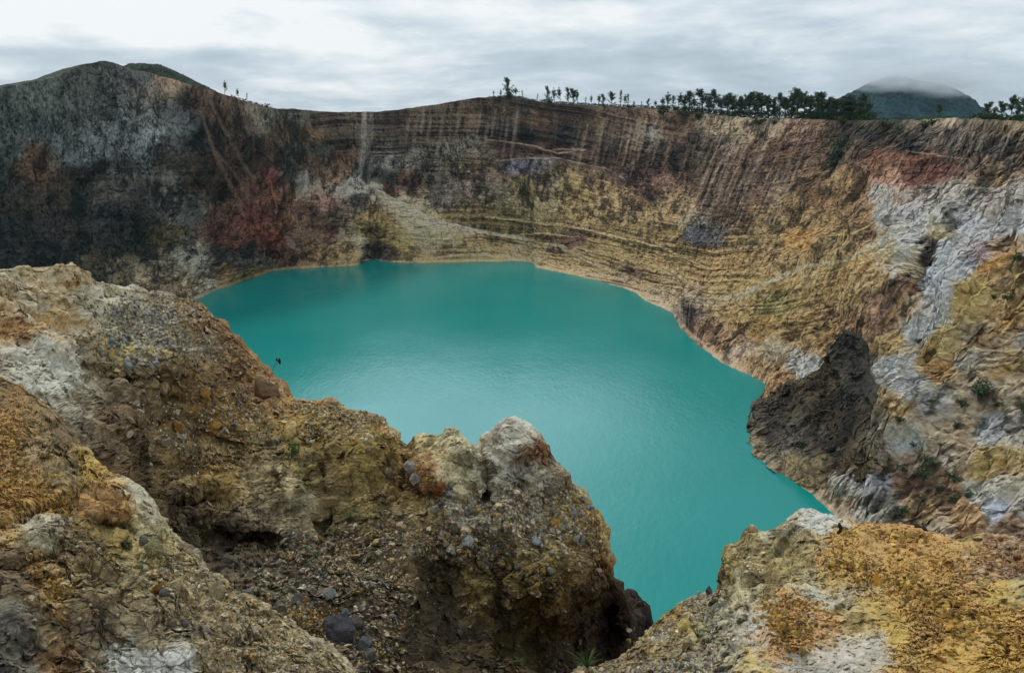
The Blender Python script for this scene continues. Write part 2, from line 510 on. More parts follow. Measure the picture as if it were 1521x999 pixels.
# ---- colours of the wall: (x, y, colour, second colour, patterns)
WS = [
 # left peak scree
 (0,150,'4c514d','3a403c','d'),(60,150,'535652','3e4440','d'),(130,125,'4d4f4b','3b3e3b','d'),(160,150,'555754','3c3f3d','d'),(200,120,'535250','414240','d'),
 (0,190,'535654','33403a','d'),(60,200,'5a5e5d','3c423f','d'),(120,190,'565855','3b403c','d'),(100,225,'61676a','3e4544','dp'),(140,215,'6b7073','3f4545','d'),(185,190,'626465','3b3e3c','d'),(205,170,'6f706f','47443f','d'),
 (225,140,'776f66','54504a','d'),(255,128,'8a7c6c','5e564c','d'),(230,200,'7a7b7b','3a3c3c','d'),(195,230,'6f7274','3d4040','d'),(140,230,'74787a','474c4d','d'),
 (20,225,'4b504e','2c3231','dp'),(40,245,'5b4a3c','33302c','dp'),(80,240,'5a554f','373430','dp'),(55,232,'6b5340','4a3a2e','p'),
 (0,260,'3d3f3c','232827','dp'),(30,270,'4a4540','2b2c2a','dp'),(50,258,'5c4736','3b332b','p'),(100,260,'38332e','242423','ps'),(150,250,'35322e','232525','ps'),
 (20,300,'3d3a34','242724','ps'),(80,290,'433d35','27302e','ps'),(170,255,'5b5a57','2c2e2d','ps'),(190,240,'3f3d3b','262828','ps'),(140,290,'4f4b44','2a2f2e','ps'),(180,275,'5b5750','2d302f','ps'),(210,290,'3c3b38','242727','ps'),
 (20,330,'2f2f2d','1d2221','ps'),(70,330,'33322f','202625','ps'),(120,320,'3b3a36','222928','ps'),(170,320,'3c3e3c','202727','ps'),(215,330,'33332f','1f2524','ps'),
 (0,370,'2c2e2c','1b2122','ps'),(60,370,'34332f','20282a','ps'),(110,365,'3c3a34','232a2a','ps'),(160,360,'373733','212929','ps'),(215,370,'33322c','1f2322','ps'),
 (140,390,'4e4a3f','2a2c29','p'),(180,400,'6a6555','35352f','p'),(220,405,'87806e','45423a','p'),(130,420,'3c3b35','262725','p'),
 # centre left
 (250,165,'5e5c5b','302f2e','d'),(280,150,'47413d','2c2b2a','p'),(300,135,'6b5648','4a3e37','p'),(270,185,'5e6061','2b2d2e','d'),(300,180,'3b3937','262727','p'),(320,165,'54423a','3a302c','pv'),(340,150,'6a5142','4a3c34','p'),
 (250,215,'474645','252727','p'),(290,215,'35332f','232524','pv'),(330,200,'433a34','2f2b28','pv'),(360,180,'49403a','332e2b','p'),(380,165,'6b655b','4a463f','p'),(350,220,'453631','2d2a27','pv'),
 (255,240,'45403a','2c2b29','ps'),(300,250,'40372f','2d2a26','ps'),(340,250,'41342d','2a2623','ps'),(375,230,'3f3631','2b2826','p'),(255,270,'5c5953','35332f','ps'),(290,275,'413a31','2d2a26','ps'),(330,280,'46332c','302724','ps'),
 (255,310,'64625f','3d3c39','pv'),(245,350,'55503c','33312a','pv'),(285,310,'4d4c49','2c2d2c','pv'),(310,300,'48433d','2a2a28','pv'),(335,315,'6b4a35','4a372b','p'),(345,340,'6a4033','4a3029','p'),
 (370,290,'5c3a31','3a2927','pv'),(375,320,'6d3a2c','442520','pv'),(395,300,'7a4c35','54342a','pv'),(385,345,'703829','482520','pv'),(405,265,'6a3a31','3d2a27','pv'),(420,290,'6f4d3a','543b2f','pv'),(430,330,'7a563d','5b3f30','pv'),(410,360,'7a3c2c','4f2623','pv'),
 (340,360,'5e3629','3a2622','p'),(330,375,'3a3a37','262827','p'),(370,375,'3b3a38','252625','p'),(390,390,'5a5752','3a3937','p'),(360,395,'4f4c45','35332f','p'),
 (270,380,'7d7a71','4a4842','pv'),(300,390,'88847a','504d45','pv'),(250,395,'716b5d','3a3831','p'),(310,420,'8e897c','605b50','p'),(270,430,'8d8470','5c5546','p'),(240,425,'6f6757','46423a','p'),(340,410,'8a7450','6a5c44','p'),(375,405,'7f6845','5d4e38','p'),
 (400,180,'6b675e','4a473f','p'),(420,200,'5d5142','403b33','pv'),(440,175,'5b5750','413e3a','ps'),(460,200,'6a5c49','4b4136','p'),(440,225,'464540','333331','p'),(465,240,'544a3e','383430','p'),(400,220,'4a3f36','332f2b','p'),(430,255,'474541','2e2e2d','p'),(480,225,'4c4a45','2f302f','p'),
 (450,270,'736e68','3f3d3a','pv'),(455,285,'8d8078','5f4a40','p'),(460,310,'6b5147','4a3a34','p'),(450,345,'6b5a45','4a4034','pv'),(425,370,'6e4a3a','48352c','pv'),(455,375,'6c5b45','524739','pv'),
 (500,260,'7f6350','4b403a','pv'),(505,240,'785540','4c3e36','pv'),(520,275,'b2aca4','4e4a45','p'),(500,285,'a89c93','5b4a42','p'),(490,300,'8f7367','5d4740','p'),(530,300,'5b5650','42403c','pv'),(500,325,'5c5349','433e38','p'),(515,345,'7a7263','50493d','p'),(490,345,'6b4a3d','47372f','p'),
 (480,380,'8a7550','6a5b42','pv'),(510,375,'8c7b59','67583e','pv'),(530,360,'85806f','5e5846','pv'),(500,392,'86703f','685535','p'),
 (550,210,'5b544c','453f39','sv'),(500,190,'544c43','3d3731','s'),(480,180,'5a5148','413a34','s'),(530,180,'625b52','453d36','sv'),(580,190,'544c45','3e3732','s'),(620,180,'5d534a','443b35','s'),(590,175,'4d453f','3a3430','s'),
 (500,215,'463d35','35302b','s'),(600,215,'4d453d','39332e','s'),(640,200,'5b5148','413a34','s'),(550,240,'5d5a55','393836','pv'),(575,240,'77736c','3b3b39','p'),(570,225,'605c55','45413c','s'),
 (540,255,'4f4f4c','353736','pv'),(570,262,'45423e','2f2f2e','p'),(575,285,'5c3d33','433129','p'),(605,270,'58463d','3c322e','p'),(650,270,'625b54','3a3734','pd'),(620,235,'6f6a62','3f3b36','d'),(670,225,'726d64','403b36','d'),(640,245,'635b53','3a3632','ds'),
 (700,220,'6f6a60','403c37','d'),(720,235,'6b6257','443d37','ds'),(690,255,'655b51','3f3934','pd'),(660,290,'655f58','3b3835','pd'),(700,280,'6a6158','453f39','pv'),(730,260,'6b5d53','4a4039','pv'),
 # yellow spur
 (560,285,'9c968c','6d675e','p'),(575,300,'a39d90','7a7465','p'),(600,308,'a8a18f','7d7660','p'),(560,320,'8e8058','6b6041','pv'),(580,330,'857338','645526','pv'),(545,330,'8a7b55','695d3e','pv'),(590,345,'8c7b45','6b5c31','pv'),
 (555,345,'6d6038','4f4628','p'),(555,370,'4f4a45','37342f','p'),(570,378,'58524b','403b35','p'),(600,360,'97874f','786a42','pv'),(630,340,'a39a80','7e7460','pv'),(615,325,'b0a993','847b62','pv'),(650,355,'9c937e','776d58','pv'),
 (620,375,'8f7b4a','6e5f3c','p'),(660,375,'8a7c5a','685c40','ps'),(600,385,'917c4b','6f5f3b','p'),(700,360,'8c8064','6a5e44','s'),
 # strata upper centre
 (680,165,'5d5247','443a33','sv'),(700,180,'665c50','473e37','sv'),(740,165,'4e463e','38322e','sv'),(780,160,'4a443d','37322e','sv'),(680,195,'5b5048','40372f','sv'),(740,190,'3c3532','2a2726','s'),(800,175,'57432f','3e3128','s'),
 (820,160,'433d36','312e2a','s'),(860,170,'4a4038','362f2a','s'),(780,200,'322e2c','242323','s'),(840,200,'302d2b','232222','s'),(760,215,'3e322e','2c2726','s'),(830,220,'3b2c29','2a2322','s'),(900,180,'594b3f','423730','sv'),
 (900,165,'5f5347','453c35','sv'),(910,210,'48403a','322e2b','sv'),(890,235,'483b36','322b29','sv'),(950,170,'66564a','4b4038','sv'),(980,165,'6b5b4d','4d4239','sv'),(930,195,'5a4c42','41372f','sv'),(970,200,'6d6861','47423c','d'),(1000,200,'5c4a3e','43372f','s'),
 (760,225,'5b443c','3f322d','s'),(800,230,'5c453e','3b2f2c','s'),(860,228,'56443d','392f2c','s'),(700,240,'6d6152','4b433a','s'),
 # mid mottled yellow
 (770,245,'6c6870','47434a','pv'),(800,240,'6f6a6a','484346','pv'),(740,285,'6b6658','474338','pv'),(780,275,'7f7559','4e4638','pv'),(820,265,'7a7262','4b443b','pv'),(850,275,'8a7a52','564b38','pv'),(860,295,'8c7a4a','5c4f37','pv'),
 (820,300,'827860','564e3f','pv'),(790,310,'756d55','504a3a','pv'),(880,260,'6a5a4c','423833','pv'),(900,280,'857554','4f4437','pv'),(920,265,'66564f','40363a','pv'),(930,300,'847453','54493a','pv'),(890,315,'8a7d5c','5e5340','pv'),(960,285,'5c473d','3b2f2d','pv'),
 (970,310,'857659','544a3b','pv'),(945,260,'52403a','35292a','p'),(990,270,'6d5448','3f3030','p'),(1000,300,'85765a','574c3d','pv'),(960,240,'4a3c36','312a28','s'),(1000,245,'453a35','2f2b29','p'),
 # lower strata
 (680,325,'6b6248','4c4634','sv'),(720,325,'60583f','464031','sv'),(760,330,'5f573e','454031','sv'),(740,350,'6c6040','4d4632','sv'),(800,345,'6a5f41','4a4431','sv'),(830,330,'6d6447','4d4734','sv'),(720,375,'8f8464','655b43','s'),(780,372,'968c72','6c614a','s'),
 (840,360,'5d4533','483628','p'),(850,385,'8f8468','655943','s'),(900,345,'6e613f','4f4631','sv'),(900,375,'8a7d58','5f5439','s'),(880,405,'968a70','6b6048','s'),(950,360,'70623d','51472f','sv'),(960,400,'8c7f5e','625640','s'),(940,425,'8f836a','685c48','s'),
 (1000,345,'7a6d4c','584c36','s'),(1010,375,'75663e','554a2f','s'),(1000,420,'958a72','6a5e49','s'),(980,440,'998f7d','6f6553','s'),(1060,380,'7d6a3c','5c4d2e','s'),(1050,400,'846f3e','61502d','s'),(1100,385,'836d3b','5f4f2c','s'),(940,410,'5f4834','48382a','p'),
 (1030,345,'5d5a60','3f3d42','p'),(1060,350,'5a5756','3f3d3a','p'),(1020,335,'76705c','4d493f','p'),(1100,360,'746446','534833','ps'),
 # brown curtain
 (1010,185,'59483c','413630','sv'),(1030,210,'47403a','332f2c','v'),(1000,225,'413a34','2f2c29','v'),(1050,240,'4c413a','352f2b','v'),(1060,180,'8a8071','6a6053','v'),(1090,190,'857b6b','5f574c','v'),(1120,195,'7e7466','534c43','v'),(1150,185,'8b8172','6c6255','v'),(1180,190,'826f5f','5e5044','v'),
 (1080,215,'6a6056','4a433c','v'),(1130,215,'6f6050','4c4036','v'),(1080,250,'564439','3b322d','v'),(1120,235,'634b3b','46382f','v'),(1160,225,'6d4f3a','523d30','vs'),(1200,215,'6b4f3d','4d3c31','ps'),(1210,190,'6e5a4c','504239','d'),
 (1050,280,'473c35','322c29','v'),(1090,285,'49403a','342f2c','v'),(1130,275,'594636','40352c','v'),(1070,310,'4a4038','342f2b','v'),(1100,320,'5b4c3c','41382e','pv'),(1150,260,'68513e','4a3c31','pv'),(1180,260,'6b543e','4f4032','p'),
 (1130,320,'6b5b3d','4d4230','pv'),(1170,300,'6a5837','4d412c','pv'),(1200,280,'634d31','4a3b29','p'),(1240,300,'6b5430','4f4028','p'),(1270,280,'705a35','523f27','p'),(1200,330,'77633b','57482d','p'),(1140,350,'74633b','53472d','p'),(1190,355,'8a6a2c','65502a','p'),(1250,330,'7c683d','5a4a2d','p'),
 (1280,320,'735c34','564527','p'),(1180,385,'7a6a42','594d32','p'),(1230,372,'7e7150','5c513a','p'),(1150,400,'86744a','62543a','p'),(1290,345,'5d4630','463627','p'),
 # dark scrub slope
 (1240,190,'4a423a','322f2a','d'),(1280,195,'44403a','2e2e28','d'),(1320,190,'4b443b','33302a','d'),(1250,215,'42403a','2b2f2a','d'),(1300,210,'413b36','2c2b28','d'),(1240,235,'3a3b35','262c27','d'),(1220,225,'5b4737','40352b','p'),
 (1360,185,'5e574e','47413b','v'),(1400,185,'8a8173','675f54','v'),(1380,200,'5a544e','3a3735','v'),(1420,205,'4f4a46','353232','v'),(1450,190,'5e574c','433e37','v'),(1490,190,'6b6353','4d473d','v'),(1470,215,'3f3a37','2b2929','v'),(1500,215,'403c37','2b2a28','v'),(1440,220,'484240','33302f','v'),(1520,185,'6d6454','4c453b','v'),(1350,215,'3d3936','292928','v'),
 (1300,232,'6f4a34','533829','s'),(1340,240,'714a33','543828','s'),(1380,245,'6b3f2c','4c2f25','s'),(1360,262,'5c3a2c','422d25','s'),(1410,250,'5e4133','46332b','s'),(1270,235,'6f5140','50403a','p'),(1290,255,'75543f','563f30','p'),(1260,262,'8c7547','6a583a','p'),
 (1320,262,'84654f','64503f','p'),(1450,245,'6b5f56','4a433d','p'),(1500,245,'70645a','4a443f','p'),(1480,260,'76684e','4d463c','p'),(1521,240,'5f5148','403a36','p'),
 # right grey faces
 (1310,285,'8f8a86','65605b','pv'),(1340,290,'8a8078','625a54','pv'),(1380,290,'7b7570','55514c','pv'),(1420,280,'6f6b66','4b4946','pv'),(1460,285,'6d675f','484540','pv'),(1500,285,'7f7a76','55514d','pv'),(1310,320,'979492','6b6762','p'),(1350,320,'8c8a8d','64625f','p'),
 (1400,320,'7a7871','54524b','p'),(1430,330,'86868a','5f5e60','p'),(1480,310,'66605c','413d3b','p'),(1500,330,'9b9ca0','6d6c6e','p'),(1460,345,'94959a','67676a','p'),(1310,355,'908c7d','6a6656','p'),(1340,345,'b3b1ae','807d77','p'),(1320,375,'b0a98f','827a5c','p'),
 (1360,350,'9d9d9f','706f6e','p'),(1300,385,'a08e5c','7a6a40','p'),(1350,380,'a9a48d','7f785a','p'),(1385,365,'3e3835','2b2827','p'),(1380,385,'3a3431','2a2625','p'),(1410,370,'a8a9ad','7b7b7c','p'),(1400,345,'98937b','716c55','p'),(1450,370,'83777a','5a5150','p'),(1430,395,'9aa0a9','6a6e76','p'),(1400,400,'aaaeb5','777a80','p'),
 (1490,360,'8b7a63','5f5445','p'),(1521,370,'8a8178','5e5850','p'),(1470,395,'8d7134','6a5630','p'),(1500,395,'7c6a3f','5a4d34','p'),(1480,430,'80703f','5a4f35','p'),(1521,420,'77683c','54492f','p'),(1440,430,'9c905f','6d6444','p'),(1400,430,'a8abb2','7a7c80','p'),
 # lower right slope
 (1100,430,'8a7c50','635a3c','ps'),(1060,440,'8f8568','695f48','ps'),(1130,420,'7d6f47','5a5136','ps'),(1090,470,'8a7c55','62573d','ps'),(1150,450,'76704f','545240','ps'),(1190,440,'7b6c42','5a4f35','ps'),(1200,410,'7c7256','59523f','ps'),(1240,410,'7f6d3c','5c502f','ps'),(1260,440,'7a6a40','594d32','ps'),
 (1030,465,'5f5550','403a37','p'),(1050,490,'71583e','52402f','p'),(1080,500,'7c6645','5a4a34','p'),(1030,440,'857b6c','5f564a','p'),(1130,480,'87743f','63552f','ps'),(1180,480,'7f6c3e','5c4f31','ps'),(1100,520,'857b70','5c5348','p'),(1120,545,'857256','5d4f3c','p'),(1150,525,'9a9483','6a6353','p'),(1190,545,'a3a2a0','6d6a64','p'),
 (1160,560,'87693f','62502f','p'),(1220,500,'7a6438','584a2f','ps'),(1270,480,'6b5538','4d3e2d','p'),(1300,440,'5e4a36','43362a','p'),(1330,430,'5c4535','3e3028','p'),(1310,480,'5f4a3a','45372d','p'),(1280,420,'7c6b48','5a4d36','p'),(1350,460,'8b8270','5f5749','p'),
 (1330,510,'867853','5d523c','p'),(1370,490,'a6aab0','777a7e','p'),(1400,460,'b0b2b5','7c7d7f','p'),(1340,540,'a5a8ab','75777a','p'),(1350,570,'999b9c','6a6b6a','p'),(1370,530,'8a7f5c','61583f','p'),(1430,460,'a59a6d','746b4c','p'),(1400,510,'9d9570','6c6548','p'),
 (1400,545,'8c6e30','5d4c2c','p'),(1430,540,'8e8b84','605d57','p'),(1460,500,'857c6a','5a5345','p'),(1500,480,'7d662f','594a2b','p'),(1480,540,'958e7c','655f50','p'),(1521,500,'86847f','5b5955','p'),(1500,550,'8c7a4a','64573a','p'),
 (1330,600,'8e7a4a','64563a','p'),(1310,620,'a09a8c','6c665a','p'),(1350,620,'b5ada0','7a7367','p'),(1390,600,'8b8a8a','5e5c5a','p'),(1430,590,'8c8574','5e594d','p'),(1470,595,'565046','38342e','p'),(1510,590,'807a6c','534f45','p'),(1390,640,'b1a894','7a7260','p'),(1340,650,'8f9093','615f5c','p'),
 (1430,640,'9a9080','67604f','p'),(1470,640,'6f7072','4b4b4b','p'),(1510,640,'77736c','4c4945','p'),(1300,660,'6a655f','444039','p'),(1290,690,'5d4f3d','3e352b','p'),(1350,690,'7c7064','524a40','p'),(1400,680,'8c867c','5d574d','p'),(1440,680,'938a79','605848','p'),(1470,690,'8a7a3f','5f5432','p'),(1510,690,'8d8468','5e5745','p'),
 (1350,720,'5e4a38','3f332a','p'),(1390,710,'564838','3a3228','p'),(1240,680,'67594a','463d33','p'),(1210,700,'74654c','4e4436','p'),(1190,715,'7f7360','574e3f','p'),(1260,720,'7d7a76','53504b','p'),(1300,720,'83828a','585658','p'),(1300,750,'706c68','4a4742','p'),(1240,745,'7a7061','524b3f','p'),
 (1360,760,'746955','4e4639','p'),(1420,740,'6d5a42','48403a','p'),(1400,780,'776f62','4f4a40','p'),(1460,730,'9c9a96','686560','p'),(1500,720,'a09c90','6a665b','p'),(1480,755,'777b85','50525a','p'),(1440,770,'8a7450','5e5039','p'),(1521,750,'8c8882','5b5853','p'),(1500,775,'57493c','3c332b','p'),
 (1320,790,'6e675c','4a453d','p'),(1700,500,'857c6a','5a5345','p'),(1700,300,'75706a','4b4946','p'),(1700,700,'6d5a42','48403a','p'),(800,1000,'5f5038','463a2a','p'),(100,700,'5f5038','463a2a','p'),(800,1200,'5f5038','463a2a','p')]

def grain_dir(P_, N_):
    r_ = EYE - P_; r_ /= np.linalg.norm(r_, axis=1, keepdims=True)
    cs_ = np.abs((r_ * N_).sum(1, keepdims=True))
    return r_ / np.clip(cs_, .4, 1) + N_ * .25


low = sm(-0.0, 0.06, tf) * (1 - sm(0.975, 1.0, tf))
bed = Y + fbm(P / 40.0, 3, gain=.5, off=150) * 5 - np.interp(X, [300, 500, 720, 850, 980, 1060, 1150, 1240, 1320], [20, 0, 0, 20, 50, 62, 58, 40, 10])
bedn = perlin(np.stack([bed / 6.0, X / 300.0, 0 * X], -1), 40) + .8 * perlin(np.stack([bed / 2.6, X / 200., 0 * X], -1), 44)
sml = fbm(Q / 6.5, 5, gain=.55, off=9.0); rid2 = fbm(Q / 3.6, 4, gain=.55, off=27.0, ridged=True)
N2 = grid_normals(P2.reshape(NRW, NC, 3)); N2 = np.where(N2[..., 2:3] < 0, -N2, N2)
for _ in range(4): N2 = np.stack([blur(N2[..., c_], True) for c_ in range(3)], -1)
N2 = (N2 / (np.linalg.norm(N2, axis=-1, keepdims=True) + 1e-9)).reshape(-1, 3)
fine = low * (sml * 1.5 + (rid2 - .3) * .65 + hB * .4 - (1 - sm(0, .12, eB)) * .4 + strata_zone * bedn * .32)
nearw = 1 - sm(330, 520, dist); q3 = fbm(Q / 1.7, 4, gain=.6, off=311); q4 = fbm(Q / 3.0, 4, gain=.55, off=317, ridged=True)
hC, eC, iC = facets(Q / 1.9 + np.stack([q3 * .5, q3 * .4, 0 * q3], -1), off=11)
fine = fine + low * nearw * (q3 * .45 + (q4 - .3) * .45 + hC * .2 - (1 - sm(0, .12, eC)) * .2)
gd = grain_dir(P2, N2)
on = (tf > 0) & (tf < 1) & (P2[:, 1] > 60)
P2 = P2 + gd * (fine * on)[:, None]
rid = fbm(Q / 11.0, 3, gain=.42, off=21.0, ridged=True)
acr = (X * .76 + Y * .65); alo = (X * .65 - Y * .76)
big = fbm(Q / 70.0, 2, off=1.0)
dia = fbm(np.stack([acr / 19 + big * 1.2, alo / 60, 0 * X], -1), 3, gain=.42, off=141, ridged=True)
wx = fbm(Q / 9.0, 4, gain=.6, off=70) * (7000 / dist); wy = fbm(Q / 9.0, 4, gain=.6, off=80) * (5000 / dist)
c1, c2, pw = paint_sites(X, Y, WS, ysc=1.25, warp=(wx, wy), eps=40, power=2.6)
pw[:, 2] *= np.interp(X, [430, 520], [.3, 1])
near = (dist / 600)
nd = fbm(Q / 1.6, 3, gain=.8, off=90); nd2 = fbm(Q / 4.5, 3, off=95)
npch = fbm(Q / 13.0, 5, gain=.72, off=100)
bed = Y + fbm(Q / 40.0, 3, gain=.5, off=150) * 5 - np.interp(X, [300, 500, 720, 850, 980, 1060, 1150, 1240, 1320], [20, 0, 0, 20, 50, 62, 58, 40, 10])
ns = .9 * perlin(np.stack([bed / 6.0, X / 300.0, 0 * X], -1), 40) + .8 * perlin(np.stack([bed / 2.6, X / 200., 0 * X], -1), 44) + .6 * perlin(np.stack([bed / 1.3, X / 120., 0 * X], -1), 48)
slant = np.interp(X, [0, 200, 300, 420, 520, 650, 820, 960, 1080, 1200, 1400, 1521], [-.1, -.15, -.45, -.4, 0, .12, .1, .2, .38, .35, .35, .5])
q = X + slant * (Y - 170) + fbm(Q / 12.0, 3, off=160) * 7
nv = .55 * perlin(np.stack([q / 5.5, Y / 40., 0 * X], -1), 51) + .4 * perlin(np.stack([q / 2.0, Y / 25., 0 * X], -1), 53) + .7 * npch + .3 * nd2
npch = npch * (1 - .5 * nearw) + nearw * (fbm(Q / 4.2, 5, gain=.7, off=103) * .8 + q3 * .4 + (RV[iC, 1] - .5) * .5)
pat = np.stack([nd * 1.1 + nd2 * .5, npch * 1.2 + nd * .35, ns * .85 + .45 * npch + .3 * nd, nv + .25 * nd, nd, nd], -1)
pwn = pw / (np.sqrt((pw ** 2).sum(1, keepdims=True)) + 1e-6)
diam = fbm(np.stack([acr / 13, alo / 34, 0 * X], -1), 5, gain=.65, off=147)
sw = pwn[:, 2]; cw = 1 - .8 * sw
mixv = (pat * pwn).sum(1) + perlin(Q / 0.9, 120) * .35 * (1 - .4 * sw) - rightness * (diam * .35 + (dia - .3) * .5) - .3 * (rid - .3) + (RV[iA, 1] - .5) * .5 * cw + (RV[iB, 1] - .5) * .45 * cw
m = sm(-0.42, 0.42, mixv)[:, None]
C = c1 * (1 - m) * 1.3 + c2 * m * .74
mids = fbm(Q / 26.0, 3, gain=.6, off=220)
C *= (1 + .3 * np.clip(mids, -.8, .8) + cw * (.14 * (RV[iA, 2] - .5) + .2 * (RV[iB, 2] - .5) - .2 * (1 - sm(0, .08, eB))))[:, None]
greyv = C.mean(1, keepdims=True)
C = greyv + (C - greyv) * np.clip(1.04 - 1.6 * (C.max(1, keepdims=True) / (greyv + 1e-4) - 1.3), .68, 1.04)
C *= (1 + .34 * nd + .25 * perlin(Q / .8, 77) - .22 * np.clip(.25 - rid2, 0, 1))[:, None]
# occasional light specks for boulders, with darker specks scattered over the slopes
f1, f2, ci = cells(Q / 3.2, off=5)
spk = RV[ci, 3]
blk = (f1 < .33 + .1 * nd)
C = np.where((blk & (spk > .88))[:, None], C * 1.45, C)
C = np.where((blk & (spk < .10))[:, None], C * .55, C)


def over(Cc, mask, hx, amt=1.0):
    k = (mask * amt)[:, None]
    return Cc * (1 - k) + lin(hx).astype(F32) * k


Xw = X + wx * .35; Yw = Y + wy * .35
nz = sm(-.5, .35, npch + .5 * nd)
# pale debris fans and washes
for pts, w, hx, a in [
    ([(541, 168), (540, 215), (534, 270)], 5, 'a39d93', .55), ([(553, 168), (550, 200), (545, 235)], 5, '8a847b', .4),
    ([(296, 160), (318, 225), (350, 290), (362, 320)], 4, '7a6c5e', .5), ([(313, 150), (345, 215), (375, 265)], 3.5, '776a5e', .45), ([(325, 230), (355, 265), (372, 300)], 3, '7a6c5e', .35),
    ([(560, 283), (600, 305), (650, 330), (720, 345), (790, 357)], 2.9, 'd6d0be', .95), ([(566, 290), (600, 322), (640, 345), (680, 358)], 12, 'b8b096', .6), ([(572, 300), (610, 340), (640, 372)], 14, 'a8a290', .5),
    ([(600, 315), (650, 335), (700, 347)], 9, 'b3ada0', .55), ([(720, 322), (850, 336), (980, 366), (1060, 402)], 1.7, 'b0a585', .7), ([(745, 352), (800, 346), (860, 352)], 1.4, 'a39a7e', .5),
    ([(700, 372), (760, 366), (830, 364), (900, 400), (960, 420), (1010, 450)], 4, 'a39a84', .55), ([(640, 382), (760, 378), (800, 386), (850, 399), (930, 416), (985, 448)], 3, 'aaa18c', .5),
    ([(870, 372), (930, 380), (990, 402), (1040, 425)], 2.2, 'a09676', .5), ([(830, 347), (900, 352), (960, 372), (1030, 394)], 1.6, '4c4431', .5),
    ([(1060, 447), (1110, 432), (1160, 412), (1200, 395), (1260, 385), (1300, 362)], 2.9, 'd8d0b8', 1.0), ([(1300, 362), (1330, 345), (1345, 330)], 2.9, 'cfc8b8', .8), ([(1130, 425), (1105, 440), (1060, 450), (1020, 440)], 6, 'a09a8a', .5),
    ([(1215, 348), (1260, 348), (1290, 335)], 2, 'b3a56f', .7), ([(1105, 442), (1060, 460), (1100, 520), (1150, 530)], 3, '9a9480', .3), ([(1190, 262), (1230, 255)], 3, '96836c', .5),
    ([(720, 206), (790, 216), (830, 228), (870, 222)], 1.6, '9c8a7c', .6), ([(820, 222), (860, 222)], 1.6, 'a09286', .5), ([(735, 240), (770, 235), (830, 235), (900, 250)], 1.5, '93867a', .6),
    ([(1345, 225), (1400, 231), (1440, 236)], 1.3, '9a9084', .5), ([(760, 176), (800, 184)], 2.2, '7c5c40', .4), ([(690, 187), (740, 186)], 1.5, '7c6c5c', .5),
    ([(400, 262), (405, 285), (412, 310)], 1.6, 'a0604a', .6), ([(402, 330), (404, 350)], 1.5, 'a87a60', .5), ([(425, 352), (440, 370)], 5, 'a39c96', .55), ([(455, 255), (455, 282)], 4, 'b3aaa2', .5), ([(520, 268), (500, 290), (535, 285)], 6, 'b5afa8', .45),
    ([(1000, 455), (975, 440), (955, 428)], 3, 'a49a8a', .5), ([(920, 188), (950, 198), (990, 205)], 4, '8a867f', .5), ([(235, 290), (250, 400)], 3, '6f6a5e', .2), ([(1235, 160), (1240, 170)], 3, '304030', .3),
    ([(1435, 405), (1400, 425), (1365, 480), (1340, 560), (1345, 590)], 16, 'bab9b8', .75), ([(1521, 320), (1450, 350), (1400, 400)], 12, 'b4b2b0', .6), ([(1300, 300), (1310, 400), (1290, 360)], 8, 'b0aca2', .35),
    ([(1350, 335), (1345, 360), (1325, 405)], 14, 'c4c1bc', .6), ([(1440, 410), (1470, 395), (1521, 365)], 4, 'a67c24', .5), ([(1370, 400), (1340, 440), (1300, 500)], 4, 'a58a3a', .3), ([(1400, 620), (1350, 645), (1300, 640)], 14, 'c3bcb0', .55),
    ([(1521, 560), (1460, 575), (1410, 620)], 9, 'b8b0a2', .55), ([(1530, 700), (1470, 725), (1440, 720)], 12, 'b8b3a8', .55), ([(1225, 555), (1195, 540), (1190, 560)], 6, 'b8b8b8', .5), ([(1020, 330), (1035, 350), (1075, 365)], 9, '56545a', .5),
    ([(460, 395), (400, 402), (340, 424), (290, 442)], 3.5, '96794a', .6), ([(550, 388), (620, 391), (700, 389), (786, 391)], 2.5, 'a09060', .5), ([(800, 400), (925, 429), (1003, 468)], 2.5, 'a79d86', .5), ([(1020, 490), (1080, 543), (1128, 577)], 3, '8f8470', .5), ([(1112, 640), (1122, 676), (1190, 724), (1238, 766)], 3.5, '8c7a5c', .6),
]:
    C = over(C, stroke(Xw, Yw, pts, w), hx, a) if w < 3 else over(C, stroke(Xw, Yw, pts, w) * (.45 + .55 * nz), hx, a)
